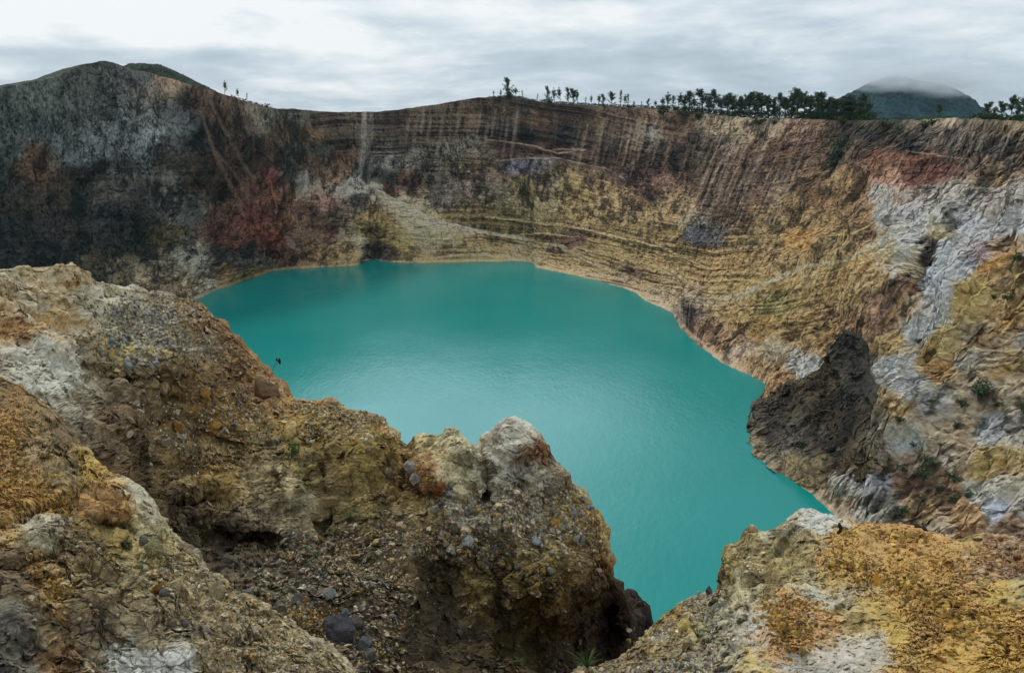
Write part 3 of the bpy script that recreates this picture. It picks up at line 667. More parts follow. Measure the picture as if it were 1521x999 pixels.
# thin streaks of washed-down dust below the rim
st = random.Random(4)
for (xa, xb, ya, yb, l0, l1, sl, n, hx, a) in [
    (600, 770, 158, 185, 25, 70, .15, 26, '8c8378', .42), (860, 975, 168, 195, 30, 75, .22, 30, '8f8473', .42), (975, 1060, 170, 200, 20, 60, .3, 18, '80715f', .35),
    (1050, 1200, 176, 250, 40, 110, .42, 40, '94897a', .38), (1020, 1150, 215, 290, 30, 80, .42, 34, '7a6a5a', .35), (1040, 1160, 190, 260, 25, 60, .42, 22, '2f2b2a', .4),
    (1380, 1521, 182, 200, 25, 60, .42, 26, '8a8275', .4), (1400, 1521, 195, 215, 20, 50, .42, 16, '2e2b2a', .4), (700, 860, 155, 180, 12, 40, .08, 20, '776d61', .3), (1330, 1460, 195, 235, 15, 45, .42, 10, '7a7066', .3),
    (0, 250, 130, 200, 15, 50, .1, 26, '7f8183', .22), (640, 1000, 320, 350, 8, 30, 0, 50, '3c3629', .3), (740, 960, 240, 300, 8, 34, .05, 50, '3a3230', .35), (480, 640, 300, 380, 15, 40, .25, 14, 'a8a08a', .25), (1280, 1521, 260, 420, 25, 70, .8, 40, '3f3a36', .4), (1290, 1521, 270, 420, 25, 60, .8, 30, 'b5b3b0', .3), (1250, 1521, 450, 760, 15, 50, .7, 60, '39332c', .35), (1250, 1521, 450, 760, 12, 45, .7, 60, 'c2b9a8', .3)]:
    for _ in range(n):
        x = st.uniform(xa, xb); y = max(st.uniform(ya, yb), float(np.interp(x, [600, 700, 760, 870, 1040, 1200, 1521], [162, 149, 146, 159, 170, 179, 182]))); l = st.uniform(l0, l1)
        pts = [(x, y), (x - sl * l * .5 + st.uniform(-1, 1), y + l * .5), (x - sl * l, y + l)]
        C = over(C, stroke(X, Y, pts, st.uniform(.8, 3.6)), hx, a * st.uniform(.25, .95))
C = over(C, (1 - sm(0.2, 1.3, np.abs(P2[:, 2] - .3))) * (tf < .06) * (tf >= 0) * sm(-.2, .5, nd2 + npch), 'a99f86', .3)
# vegetated outer flanks
flank = sm(1.0, 1.015, tf)
C = over(C, flank * .9, '2b3524', 1.0)
lum = C.mean(1, keepdims=True); C = C * np.clip(lum / .14, .15, 3) ** np.interp(X, [380, 560], [.13, .28])[:, None]
sat = sm(.15, .42, 1 - C.min(1, keepdims=True) / (C.max(1, keepdims=True) + 1e-6)); wbm = np.array([1.05, 1.0, .92], F32) * (1 - sat) + WB * sat
C = C * (GAIN_WALL * (1 + (np.interp(X, [300, 620, 900, 1100, 1521], [1.0, 1.2, 1.32, 1.45, 1.85]) - 1) * (.12 + .88 * sm(225, 300, Y + wy))))[:, None] * wbm; C = np.maximum(C * np.minimum(1, .58 / (C.max(1, keepdims=True) + 1e-6)), .006)
P2w = P2
crater = mesh_obj('crater_wall', P2, grid_faces(NRW, NC, True), M_WALL, C, smooth=False)
tag(crater, kind='structure')
GW = P2.reshape(NRW, NC, 3); PXW = px; RIMROW = nU + NR - 1
print('wall verts', len(P2))

# ================================================================== LAKE
def lake_mesh():
    n = 240
    e = catmull([(k[0][0], k[0][1], 0) for k in KN], np.linspace(0, NK, n, endpoint=False))
    dd = e - ctr; dd /= np.linalg.norm(dd, axis=1, keepdims=True)
    return e + dd * 9


m, nt, b, out = nodes('lake_water')
L = nt.links.new
tc = nt.nodes.new('ShaderNodeTexCoord')
mp = nt.nodes.new('ShaderNodeMapping'); mp.inputs['Scale'].default_value = (1, .55, 1); mp.inputs['Rotation'].default_value = (0, 0, .5)
L(tc.outputs['Object'], mp.inputs['Vector'])
n1 = nt.nodes.new('ShaderNodeTexNoise'); n1.inputs['Scale'].default_value = .55; n1.inputs['Detail'].default_value = 4; n1.inputs['Roughness'].default_value = .6
n2 = nt.nodes.new('ShaderNodeTexNoise'); n2.inputs['Scale'].default_value = .012; n2.inputs['Detail'].default_value = 3
n3 = nt.nodes.new('ShaderNodeTexNoise'); n3.inputs['Scale'].default_value = .02; n3.inputs['Detail'].default_value = 4
L(mp.outputs[0], n1.inputs['Vector']); L(tc.outputs['Object'], n2.inputs['Vector']); L(tc.outputs['Object'], n3.inputs['Vector'])
cr = nt.nodes.new('ShaderNodeValToRGB')
cr.color_ramp.elements[0].position = .3; cr.color_ramp.elements[1].position = .7
cr.color_ramp.elements[0].color = (.001, .205, .178, 1); cr.color_ramp.elements[1].color = (.004, .225, .195, 1)
L(n3.outputs['Fac'], cr.inputs[0]); L(cr.outputs[0], b.inputs['Base Color'])
bp = nt.nodes.new('ShaderNodeBump'); bp.inputs['Strength'].default_value = .45; bp.inputs['Distance'].default_value = .22
n4 = nt.nodes.new('ShaderNodeTexNoise'); n4.inputs['Scale'].default_value = .16; n4.inputs['Detail'].default_value = 3; L(mp.outputs[0], n4.inputs['Vector'])
ad = nt.nodes.new('ShaderNodeMath'); ad.operation = 'MULTIPLY_ADD'; ad.inputs[1].default_value = 1.0
L(n4.outputs['Fac'], ad.inputs[0]); L(n1.outputs['Fac'], ad.inputs[2])
L(ad.outputs[0], bp.inputs['Height']); L(bp.outputs[0], b.inputs['Normal'])
mr = nt.nodes.new('ShaderNodeMapRange'); mr.inputs['To Min'].default_value = .17; mr.inputs['To Max'].default_value = .24
mr.inputs['From Min'].default_value = .35; mr.inputs['From Max'].default_value = .65
L(n2.outputs['Fac'], mr.inputs['Value']); L(mr.outputs[0], b.inputs['Roughness'])
b.inputs['IOR'].default_value = 1.33
V = lake_mesh()
me = bpy.data.meshes.new('water'); me.from_pydata([tuple(v) for v in V], [], [tuple(range(len(V)))]); me.update(); me.materials.append(m)
if me.polygons[0].normal.z < 0: me.flip_normals()
o = bpy.data.objects.new('water', me); COL.objects.link(o); tag(o, kind='structure')

# ================================================================== NEAR ROCK
def tps(pts, X, Y):
    p = np.array(pts, float); n = len(p); sc = 200.0
    xy = p[:, :2] / sc
    def U(r2): return np.where(r2 > 0, r2 * np.log(r2 + 1e-12), 0)
    d2 = ((xy[:, None] - xy[None]) ** 2).sum(-1)
    A = np.zeros((n + 3, n + 3)); A[:n, :n] = U(d2) + np.eye(n) * 0.02
    A[:n, n] = 1; A[:n, n + 1:] = xy; A[n, :n] = 1; A[n + 1:, :n] = xy.T
    w = np.linalg.solve(A, np.concatenate([np.log(p[:, 2]), np.zeros(3)]))
    o = np.zeros(X.shape)
    for i in range(n):
        o += w[i] * U((X / sc - xy[i, 0]) ** 2 + (Y / sc - xy[i, 1]) ** 2)
    return np.exp(np.clip(o + w[n] + w[n + 1] * X / sc + w[n + 2] * Y / sc, 0.5, 7.0))


def resample(pts, n):
    p = np.array(pts, float); d = np.concatenate([[0], np.cumsum(np.hypot(*np.diff(p, axis=0).T))])
    t = np.linspace(0, d[-1], n)
    return np.stack([np.interp(t, d, p[:, 0]), np.interp(t, d, p[:, 1])], -1), t / d[-1]


def rock_mass(name, crest, bottom, depths, dents, sites, overlays, nc, nr, size, gain, lumps=1.0, back=(1.2, 30, 22), rowpow=1.0, rough_fn=None, left=None, right=None):
    cr_, tc_ = resample(crest, nc)
    bt = np.array(bottom, float); db = np.linspace(0, 1, len(bt))
    bx = np.interp(tc_, db, bt[:, 0]); by = np.interp(tc_, db, bt[:, 1])
    for side, ext in ((0, left), (1, right)):
        if not ext: continue
        ce, _ = resample(ext[0], 131); be, _ = resample(ext[1], 131)
        if side == 0: cr_ = np.concatenate([ce[:-1], cr_]); bx = np.concatenate([be[:-1, 0], bx]); by = np.concatenate([be[:-1, 1], by])
        else: cr_ = np.concatenate([cr_, ce[1:]]); bx = np.concatenate([bx, be[1:, 0]]); by = np.concatenate([by, be[1:, 1]])
    nc = len(cr_)
    v = np.linspace(0, 1, nr)[:, None] ** rowpow
    X = bx + (cr_[:, 0] - bx) * v; Y = by + (cr_[:, 1] - by) * v
    cx, cy = X.copy(), Y.copy()
    step = 4
    D = np.zeros_like(X)
    Xc, Yc = X[::step, ::step], Y[::step, ::step]
    Dc = tps(depths, Xc, Yc)
    # bilinear upsample of the smooth depth
    ri = np.arange(nr) / step; ci = np.arange(nc) / step
    r0 = np.minimum(ri.astype(int), Dc.shape[0] - 1); c0 = np.minimum(ci.astype(int), Dc.shape[1] - 1)
    r1 = np.minimum(r0 + 1, Dc.shape[0] - 1); c1_ = np.minimum(c0 + 1, Dc.shape[1] - 1)
    fr = (ri - r0)[:, None]; fc = (ci - c0)[None]
    D = (Dc[r0][:, c0] * (1 - fr) * (1 - fc) + Dc[r1][:, c0] * fr * (1 - fc) + Dc[r0][:, c1_] * (1 - fr) * fc + Dc[r1][:, c1_] * fr * fc)
    Pn = EYE + ray(X, Y) * D[..., None]
    wob = fbm(Pn.reshape(-1, 3) / 0.9, 3, off=33).reshape(X.shape) * 7
    wob2 = fbm(Pn.reshape(-1, 3) / 0.9, 3, off=36).reshape(X.shape) * 7
    for (x, y, rx, ry, amp, rot, hard) in dents:
        c, s = math.cos(math.radians(rot)), math.sin(math.radians(rot))
        u = ((X + wob - x) * c + (Y + wob2 - y) * s) / rx; w_ = (-(X + wob - x) * s + (Y + wob2 - y) * c) / ry
        r2 = u * u + w_ * w_
        D += amp * np.exp(-r2 ** hard)
    Gf = EYE + ray(X, Y) * D[..., None]
    # the far side of the mass: round over the crest, then fall away to the lake
    hd = ray(cr_[:, 0], cr_[:, 1]); hd[:, 2] = 0; hd /= np.linalg.norm(hd, axis=1, keepdims=True)
    rows = []
    rad = back[0]
    dv = ray(cr_[:, 0], cr_[:, 1]); a0 = np.arctan2(-dv[:, 2], np.hypot(dv[:, 0], dv[:, 1]))[:, None]
    NB = 30
    for k in range(1, NB + 1):
        a = a0 + (math.radians(82) - a0) * (k / NB) ** 1.5
        rows.append(Gf[-1] + hd * rad * (np.sin(a) - np.sin(a0)) - np.array([0, 0, 1]) * rad * (np.cos(a0) - np.cos(a)))
    for k in range(1, 25):
        f = (k / 24) ** 1.8
        rows.append(rows[NB - 1] + hd * back[2] * f - np.array([0, 0, 1]) * back[1] * f)
    Gr = np.concatenate([Gf, np.stack(rows)], 0)
    nb = len(rows)
    N = grid_normals(Gr)
    toc = EYE - Gr
    flip = (N[:nr] * toc[:nr]).sum(-1) < 0
    sgn = np.concatenate([np.where(flip, -1, 1), np.repeat(np.where(flip[-1:], -1, 1), nb, 0)], 0)
    sgn = np.where(np.median(sgn[:nr]) > 0, 1, -1)
    N = N * sgn
    P = Gr.reshape(-1, 3); Nf = N.reshape(-1, 3)
    X = np.concatenate([cx, np.repeat(cx[-1:], nb, 0)], 0).ravel().astype(F32)
    Y = np.concatenate([cy, np.repeat(cy[-1:], nb, 0)], 0).ravel().astype(F32)
    rowi = np.repeat(np.arange(nr + nb), nc)
    s = size
    # relief
    Pl = P.copy(); Pl[:, 2] *= 3.2
    big = fbm(P / (3.2 * s), 2, off=1); med = fbm(P / (1.1 * s), 3, gain=.55, off=5)
    rid = fbm(P / (.75 * s), 2, gain=.4, off=15, ridged=True)
    smooth_zone = 1.0 if rough_fn is None else rough_fn(X, Y)
    led = fbm(Pl / (1.3 * s), 2, gain=.42, off=27, ridged=True)
    wpn = P + np.stack([fbm(P / (.5 * s), 3, gain=.6, off=o) for o in (201, 205, 209)], -1) * .16 * s
    hA, eA, iA = facets(wpn / (np.array([.75, .75, .5]) * s), off=3); hB, eB, iB = facets(wpn / (np.array([.26, .26, .19]) * s), off=7)
    fac = s * smooth_zone * (hA * .10 - (1 - sm(0, .1, eA)) * .04)
    disp = fac + s * lumps * (big * .38 * lumps + med * .30 + (rid - .3) * .18 * smooth_zone + (led - .3) * .15 * smooth_zone)
    disp = tame(disp.reshape(nr + nb, nc), Gr, .65, 6).ravel()
    ncf = nr * nc
    crestfade = 1 - .55 * sm(nr * .93, nr * 1.0, rowi) * (1 - sm(nr + 6, nr + 12, rowi))
    xx, yy = survey((P + Nf * (disp * crestfade)[:, None])[:ncf])
    X[:ncf] = xx; Y[:ncf] = yy
    P = (P + Nf * (disp * crestfade)[:, None]).astype(F32); disp = np.zeros(len(P), F32)
    sh3 = (nr, nc, 3)
    p_, n_, x_, y_ = regrid([P[:ncf].reshape(sh3), Nf[:ncf].reshape(sh3), X[:ncf].reshape(nr, nc), Y[:ncf].reshape(nr, nc)], X[:ncf].reshape(nr, nc), Y[:ncf].reshape(nr, nc))
    Nf = Nf.copy(); P[:ncf] = p_.reshape(-1, 3); Nf[:ncf] = n_.reshape(-1, 3); X[:ncf] = x_.ravel(); Y[:ncf] = y_.ravel()
    Gr = P.reshape(nr + nb, nc, 3)
    wpn = P + np.stack([fbm(P / (.5 * s), 3, gain=.6, off=o) for o in (201, 205, 209)], -1) * .16 * s
    hA, eA, iA = facets(wpn / (np.array([.75, .75, .5]) * s), off=3); hB, eB, iB = facets(wpn / (np.array([.26, .26, .19]) * s), off=7)
    w1 = fbm(P / (0.55 * s), 4, gain=.6, off=70) * 34; w2 = fbm(P / (0.55 * s), 4, gain=.6, off=80) * 34
    c1, c2, pw = paint_sites(X, Y, sites, 1.0, (w1, w2), eps=170, power=2.4)
    pwn = pw / (np.sqrt((pw ** 2).sum(1, keepdims=True)) + 1e-6)
    npat = fbm(P / (.8 * s), 5, gain=.7, off=100); nfine = fbm(P / (.07 * s), 3, gain=.7, off=103)
    Ps = P.copy(); Ps[:, 2] *= 3.2
    nst = fbm(Ps / (.5 * s), 4, gain=.65, off=107)
    Pv = P.copy(); Pv[:, 2] *= .25
    nve = fbm(Pv / (.22 * s), 3, gain=.65, off=109)
    # embedded stones at three sizes
    wp = P + np.stack([fbm(P / (.12 * s), 2, off=o) for o in (1, 2, 3)], -1) * .05 * s
    a1, a2, ai = cells(wp / (.34 * s), off=3); b1, b2, bi = cells(wp / (.15 * s), off=13); d1, d2, di = cells(wp / (.07 * s), off=23)
    wpf = wp.copy(); wpf[:, 2] *= 1.8
    e1, e2, ei = cells(wpf / (.10 * s), off=31, jit=1.0); g1, g2, gi = cells(wpf / (.05 * s), off=37, jit=1.0)
    gv = pw[:, 4]; fl = pw[:, 5]
    # flakes: raised chips where the field is high
    ff = sm(-.25, .3, fbm(P / (.5 * s), 4, gain=.6, off=131) + .25)
    chipA = (RV[ei, 0] < (.15 + .75 * ff)) * sm(.02, .16, e2 - e1); chipB = (RV[gi, 0] < (.1 + .8 * ff)) * sm(.02, .2, g2 - g1)
    chip = np.maximum(chipA, chipB * .7)
    patv = np.stack([nfine * 1.3 + .3 * npat, npat * 1.2 + nfine * .4, nst * 1.2 + nfine * .4, nve * 1.1 + nfine * .4, nfine * .8 + npat * .4, .9 - 1.8 * chip + .25 * nfine], -1)
    mixv = (patv * pwn).sum(1)
    m = sm(-.45, .45, mixv)[:, None]
    C = c1 * (1 - m) * 1.18 + c2 * m * .82
    # stone colours
    tone = np.array([lin(h) for h in ('8c8a84', '6a6660', '57565a', 'a89f8c', '96825c', '7a6444', 'b0aa9c', '4a4640')], F32)
    stA = np.clip((.40 - a1) * 6, 0, 1) * (RV[ai, 3] < .05 + .22 * gv)
    stB = np.clip((.42 - b1) * 6, 0, 1) * (RV[bi, 3] < .06 + .45 * gv)
    stD = np.clip((.46 - d1) * 6, 0, 1) * (RV[di, 3] < .10 + .7 * gv)
    for st_, id_, am in ((stD, di, .75), (stB, bi, .8), (stA, ai, .7)):
        k = (np.clip(st_ * 2, 0, 1) * am * (.3 + .7 * np.clip(gv * 2 + .15, 0, 1)))[:, None]
        tc2 = tone[(id_ // 7) % 8] * (.75 + .5 * RV[id_, 2][:, None]) * .8 + C * .3
        C = C * (1 - k) + tc2 * k
    # cracks and gaps between the flakes are coloured darker
    C = C * (1 - .28 * (fl * (1 - chip) * (e2 - e1 < .05)))[:, None]
    Cv = C
    for kind, pts, w, hx, a in overlays:
        mk = region(X + w1 * .3, Y + w2 * .3, pts, w) if kind == 'r' else stroke(X + w1 * .25, Y + w2 * .25, pts, w)
        Cv = Cv * (1 - (mk * a * (.6 + .4 * sm(-.4, .2, npat)))[:, None]) + lin(hx).astype(F32) * (mk * a * (.6 + .4 * sm(-.4, .2, npat)))[:, None]
    fine = perlin(P / (.022 * s), 9)
    Cv = Cv * (1 + .3 * fine + smooth_zone * (.16 * (RV[iA, 2] - .5) + .2 * (RV[iB, 2] - .5) - .28 * (1 - sm(0, .09, eB)) - .22 * (1 - sm(0, .06, eA))))[:, None]
    disp += s * (np.sqrt(np.clip(stA, 0, 1)) * .085 + np.sqrt(np.clip(stB, 0, 1)) * .042 + np.sqrt(np.clip(stD, 0, 1)) * .02)
    disp += s * fl * (chipA * .022 * (.4 + RV[ei, 1]) + chipB * .012)
    rid2 = fbm(P / (.36 * s), 5, gain=.55, off=15, ridged=True); sml = fbm(P / (.2 * s), 5, gain=.6, off=25)
    Pl = P.copy(); Pl[:, 2] *= 3.2
    led2 = fbm(Pl / (.5 * s), 4, gain=.5, off=27, ridged=True)
    rm = .3 + .7 * sm(-.25, .35, fbm(P / (1.5 * s), 3, off=301))
    disp += .62 * rm * s * smooth_zone * (hB * .045 - (1 - sm(0, .12, eB)) * .03 - (1 - sm(0, .07, eA)) * .04 + (rid2 - .3) * .10 + sml * .07 + (led2 - .3) * .07) + s * nfine * .011
    r_ = EYE - P; r_ /= np.linalg.norm(r_, axis=1, keepdims=True)
    N2 = grid_normals(Gr) * sgn
    for _ in range(3): N2 = np.stack([blur(N2[..., c_]) for c_ in range(3)], -1)
    N2 = N2.reshape(-1, 3); N2 /= np.linalg.norm(N2, axis=1, keepdims=True) + 1e-9
    cs_ = np.abs((r_ * N2).sum(1, keepdims=True))
    gd = r_ / np.clip(cs_, .4, 1) + N2 * .25
    fr_ = (1 - sm(nr * .985, nr * 1.0, rowi))[:, None]
    gd = gd * fr_ + Nf * .6 * (1 - fr_)
    P2 = P + gd * disp[:, None]
    gy = Cv.mean(1, keepdims=True)
    Cv = gy + (Cv - gy) * np.clip(1.05 - .9 * (Cv.max(1, keepdims=True) / (gy + 1e-4) - 1.45), .7, 1.0)
    Cv = Cv * np.clip(Cv.mean(1, keepdims=True) / .15, .15, 3) ** .14
    Cv = Cv * gain * WBN; Cv = np.maximum(Cv * np.minimum(1, .58 / (Cv.max(1, keepdims=True) + 1e-6)), .006)
    o = mesh_obj(name, P2, grid_faces(nr + nb, nc), M_NEAR, Cv, smooth=False)
    tag(o, kind='structure')
    print(name, len(P2))
    return o, P2, grid_faces(nr + nb, nc)

# ---- sites: left ridge
BS = [(0,410,'a39c8b','7c6a48','p'),(60,410,'a8a294','86714a','p'),(110,400,'9d9582','7a6238','p'),(40,450,'9a968b','857253','p'),(20,490,'8a6a3a','6a5030','p'),(90,460,'8f7546','9c968a','p'),(130,440,'a19c90','8a8577','p'),(170,440,'a39d8e','86806f','pg'),
 (60,530,'a4a39c','8a8a84','p'),(100,560,'9c9b95','7d7b74','p'),(30,520,'a09f97','858075','p'),(0,560,'8d8a80','6f675a','p'),(-100,420,'a39c8b','7c6a48','p'),(-100,520,'8d8a80','6f675a','p'),
 (180,470,'8c887c','5f5c55','g'),(230,470,'918c82','625e57','g'),(200,500,'8a8576','5c584f','g'),(180,520,'a08f5c','7a6c48','gp'),(240,450,'7f7564','57493a','g'),(280,460,'8a7a5c','5f4a30','g'),(300,475,'6a4f2c','4a3820','gp'),(215,535,'7d7a72','5d564a','g'),(260,500,'7d7464','544a3c','g'),(310,520,'6f6455','4a4136','gp'),
 (150,550,'6b5f4d','51473a','p'),(220,560,'6a5c46','4d4233','s'),(260,540,'66573f','4a3e2d','s'),(300,570,'6b5535','4a3b28','p'),(220,610,'5c4e3c','43382b','p'),(160,620,'63533e','4b3f30','p'),(120,600,'7d776a','5d5549','p'),
 (330,540,'6a5334','4b3b26','p'),(350,500,'7d5a26','5a4120','p'),(370,530,'84602a','5f4424','p'),(345,580,'5f4c30','44372a','pg'),(390,580,'6a5238','4a4038','p'),(400,560,'8a6228','5c4220','p'),(330,620,'75592f','54432c','pg'),(370,610,'6f5a3a','4e402e','g'),(415,590,'9a7436','6b4f2a','p'),
 (280,640,'63543c','473b2b','pg'),(200,680,'5f503a','45392a','p'),(260,700,'625236','463a28','p'),(330,680,'6c5c3e','4c402e','pg'),(300,730,'66563c','4a3e2c','s'),(250,750,'554733','3e3426','p'),(330,710,'75602f','544528','s'),
 (440,600,'8f7030','65502a','g'),(440,640,'8c7538','62522e','pg'),(490,610,'8a7e5c','5f533a','g'),(530,610,'857a60','5a4f38','g'),(470,660,'6f6038','4f4429','p'),(520,680,'6a5a30','4a3f26','pv'),(550,650,'7d6b3a','564a2b','p'),(575,630,'8c7448','5e4d30','g'),(580,690,'6b5a30','4a3e24','p'),
 (400,660,'6c6045','4d4432','p'),(380,720,'7a6f55','584f3c','pv'),(430,720,'847a62','5f5644','pv'),(450,760,'776d58','544c3c','p'),(400,770,'6c6250','4a4236','p'),(490,740,'5c5038','40372a','p'),(520,750,'64583a','453c2a','p'),(480,700,'5b4d33','40361f','p'),
 (340,800,'4f4638','38312a','p'),(390,800,'5b5040','3f382e','p'),(300,780,'4c4334','362f26','p'),
 (540,740,'756843','524a30','pv'),(560,780,'64593f','463d2e','pg'),(600,720,'5c4a28','3f3320','pv'),(620,700,'7a4e22','523619','p'),(640,700,'6a4420','472f19','p'),(600,760,'6d6044','4a4130','pg'),
 (650,660,'9b9376','756a4c','p'),(680,650,'a29d8a','7c7662','p'),(660,700,'99917a','70684f','p'),(690,700,'8c8670','666049','p'),(670,740,'8f8d84','65635a','pg'),(640,760,'867552','5c4e36','pg'),(700,760,'7d766a','544f48','g'),(710,690,'8e897c','605c52','p'),
 (745,640,'a3a19a','7c7972','p'),(770,650,'a19f97','7a7770','p'),(750,680,'9b9a97','74726d','p'),(800,665,'7d6046','59422f','p'),(790,700,'8f8d88','646159','p'),(740,720,'716d64','4d4a44','p'),(800,740,'8d8478','5f574b','pg'),(760,750,'857b6c','585044','g'),
 (830,720,'7d7263','564c40','p'),(850,750,'8a7c5c','5c503a','g'),(870,780,'8a7648','5f4f30','g'),(830,780,'7c6f52','544a38','g'),(790,790,'6c6250','484036','g'),(880,820,'736248','4d4030','pg'),
 (700,800,'5c5240','3f382d','g'),(650,800,'5d5038','41372a','g'),(600,800,'5b4f3c','40372b','pg'),(550,820,'564a39','3d3429','g'),(830,840,'5d4f2c','423823','pv'),(780,850,'574a2c','3d3422','pv'),(860,880,'5a4a28','3c3120','pv'),(890,860,'6a5030','483625','p'),
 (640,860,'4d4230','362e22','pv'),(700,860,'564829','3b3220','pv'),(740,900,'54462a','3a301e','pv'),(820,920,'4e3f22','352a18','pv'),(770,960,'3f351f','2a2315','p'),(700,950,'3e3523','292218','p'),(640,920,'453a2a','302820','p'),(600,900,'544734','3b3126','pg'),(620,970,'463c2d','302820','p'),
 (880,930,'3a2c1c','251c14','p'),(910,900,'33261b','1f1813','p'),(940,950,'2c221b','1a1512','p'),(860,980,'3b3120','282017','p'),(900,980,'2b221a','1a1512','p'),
 (450,820,'5f564a','403932','g'),(500,830,'625746','453c31','g'),(420,880,'66604f','4a4438','g'),(460,870,'59504a','3c3632','g'),(540,870,'5b4f3f','42382d','g'),(480,920,'594426','3b2f20','g'),(540,940,'50463c','38302a','g'),(580,980,'53483a','3c332a','g'),(430,930,'65583c','453b2a','g'),(500,1100,'53483a','3c332a','g')]
B_CREST = [(-160,392),(-90,398),(-30,403),(0,402),(25,398),(60,396),(95,394),(112,394),(128,402),(142,414),(160,424),(195,431),(232,437),(262,441),(296,446),(306,455),(312,470),(325,476),(336,484),(348,497),(362,515),(378,533),(395,552),(408,566),(418,578),(424,592),(436,596),(452,596),(470,599),(486,597),(498,600),(512,608),(535,609),(552,614),(566,622),(578,636),(590,652),(604,660),(614,652),(628,645),(650,643),(664,639),(674,636),(682,644),(690,656),(700,664),(712,668),(716,652),(728,640),(742,632),(752,625),(768,628),(786,640),(800,652),(812,660),(820,674),(832,690),(846,710),(858,730),(868,746),(880,760),(886,778),(893,800),(901,822),(903,836),(900,842),(906,858),(916,872),(928,886),(934,910),(936,940),(940,980),(950,1060)]
B_BOT = [(-260,1150),(100,1150),(400,1150),(600,1150),(800,1150),(900,1140)]
B_DEP = [(-150,400,19),(0,405,20),(110,397,22),(160,425,24),(235,440,26),(306,455,28),(340,490,27),(410,570,25),(430,592,24),(500,602,22.5),(560,618,21.5),(600,658,20.5),(668,640,19),(712,665,19),(750,628,18.3),(800,655,18.3),(850,720,18.5),(885,790,18.8),(903,830,19),(925,885,19.5),(938,970,19.8),
 (-100,600,12),(0,565,12.2),(60,600,11.8),(130,682,11.2),(0,500,17),(100,560,17.5),(160,520,20.5),(150,620,18),(220,500,22.5),(220,550,21),(220,610,20),(220,700,17.5),(300,520,24.5),(300,600,22),(300,700,19.5),(300,760,18.5),(360,600,23),(400,620,22.8),(400,700,20),(420,760,18.5),(440,660,21.5),
 (500,660,20.5),(500,740,18.8),(560,700,19.5),(600,720,19),(600,780,17.5),(650,700,18.5),(680,760,17.3),(750,700,17.7),(750,760,17.2),(820,780,17.5),(860,830,18),(880,900,18.3),
 (350,860,15.5),(420,830,16.2),(420,900,14),(480,900,14),(500,960,12.8),(540,860,15.8),(580,960,14),(500,830,16.8),(620,860,16.4),(620,960,15),(700,860,16.8),(700,960,16),(780,870,16.8),(780,980,16.3),(860,980,17.3),(400,1000,11.5),(300,900,14.5),(200,900,14),(500,1100,11),(800,1120,15),(100,1000,12),(-100,1000,11),(-700,430,17),(-700,900,11),(-1150,500,14),(-1150,1000,10),(900,1100,17)]
B_DENT = [(220,566,52,7,1.0,4,2),(255,590,30,10,.6,15,1.5),(235,540,90,14,-.5,4,1.2),(345,806,52,20,.95,12,1.5),(392,806,24,20,.55,0,1.5),(345,776,70,12,-.6,14,1.5),(602,742,11,50,1.1,4,1.3),(723,705,7,48,1.2,-6,1.2),(300,725,50,14,-.5,-5,1.5),(300,748,46,6,.6,-3,1.5),
 (425,700,46,50,-.9,20,1.3),(478,790,26,26,1.0,0,1.4),(480,700,9,60,.7,-10,1.2),(820,870,60,70,-.9,0,1.4),(745,860,10,60,.7,3,1.2),(650,900,36,80,.9,5,1.2),(765,660,45,38,-.5,0,1.2),(668,690,42,46,-.6,0,1.3),(520,690,44,50,-.6,0,1.3),(560,650,30,30,-.3,0,1),(905,920,18,50,1.4,0,1.2),(890,850,14,14,.6,0,1.5),
 (640,705,18,22,-.5,0,1.5),(620,700,16,14,-.4,0,1.5),(285,640,40,30,.5,0,1.5),(170,590,40,40,-.5,0,1.3),(205,640,30,8,.5,10,1.5),(330,655,40,6,.4,20,1.5),(100,505,90,10,-.4,-15,1.3),(60,475,80,7,.35,8,1.3),(790,950,50,40,1.1,0,1.3),(870,950,40,60,1.2,0,1.3),(360,560,12,50,.5,-30,1.3),(775,690,40,7,.25,-10,1.3),(690,730,60,8,.3,10,1.3)]
B_OV = [('s',[(0,445),(60,440),(120,455)],4,'6f5a34',.6),('s',[(10,488),(60,480),(100,490)],6,'8a642a',.6),('s',[(60,425),(110,420)],5,'80602f',.5),('r',[(20,560),(60,540),(100,535),(120,560),(95,590),(50,590)],8,'9a9a97',.6),
 ('s',[(150,520),(220,520),(260,525)],7,'a3935c',.5),('r',[(365,585),(378,565),(400,560),(418,590),(405,605),(380,600)],4,'7c5c42',.6),('s',[(330,478),(360,515),(400,560)],9,'7c5624',.6),('s',[(255,715),(300,708),(345,700)],5,'8a7140',.6),('s',[(420,685),(450,700),(470,690)],5,'9a8c5c',.5),
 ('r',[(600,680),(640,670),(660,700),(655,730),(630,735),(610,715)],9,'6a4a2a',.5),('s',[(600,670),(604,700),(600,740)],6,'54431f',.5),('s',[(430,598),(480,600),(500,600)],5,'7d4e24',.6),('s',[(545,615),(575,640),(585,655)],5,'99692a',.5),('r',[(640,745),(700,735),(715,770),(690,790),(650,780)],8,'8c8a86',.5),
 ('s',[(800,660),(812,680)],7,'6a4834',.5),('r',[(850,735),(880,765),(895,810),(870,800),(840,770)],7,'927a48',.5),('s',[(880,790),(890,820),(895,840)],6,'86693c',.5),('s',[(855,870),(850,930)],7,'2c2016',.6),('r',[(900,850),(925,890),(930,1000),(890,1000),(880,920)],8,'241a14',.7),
 ('s',[(740,880),(740,980)],18,'33291a',.5),('s',[(420,760),(440,740),(460,735)],6,'8f8874',.5)]
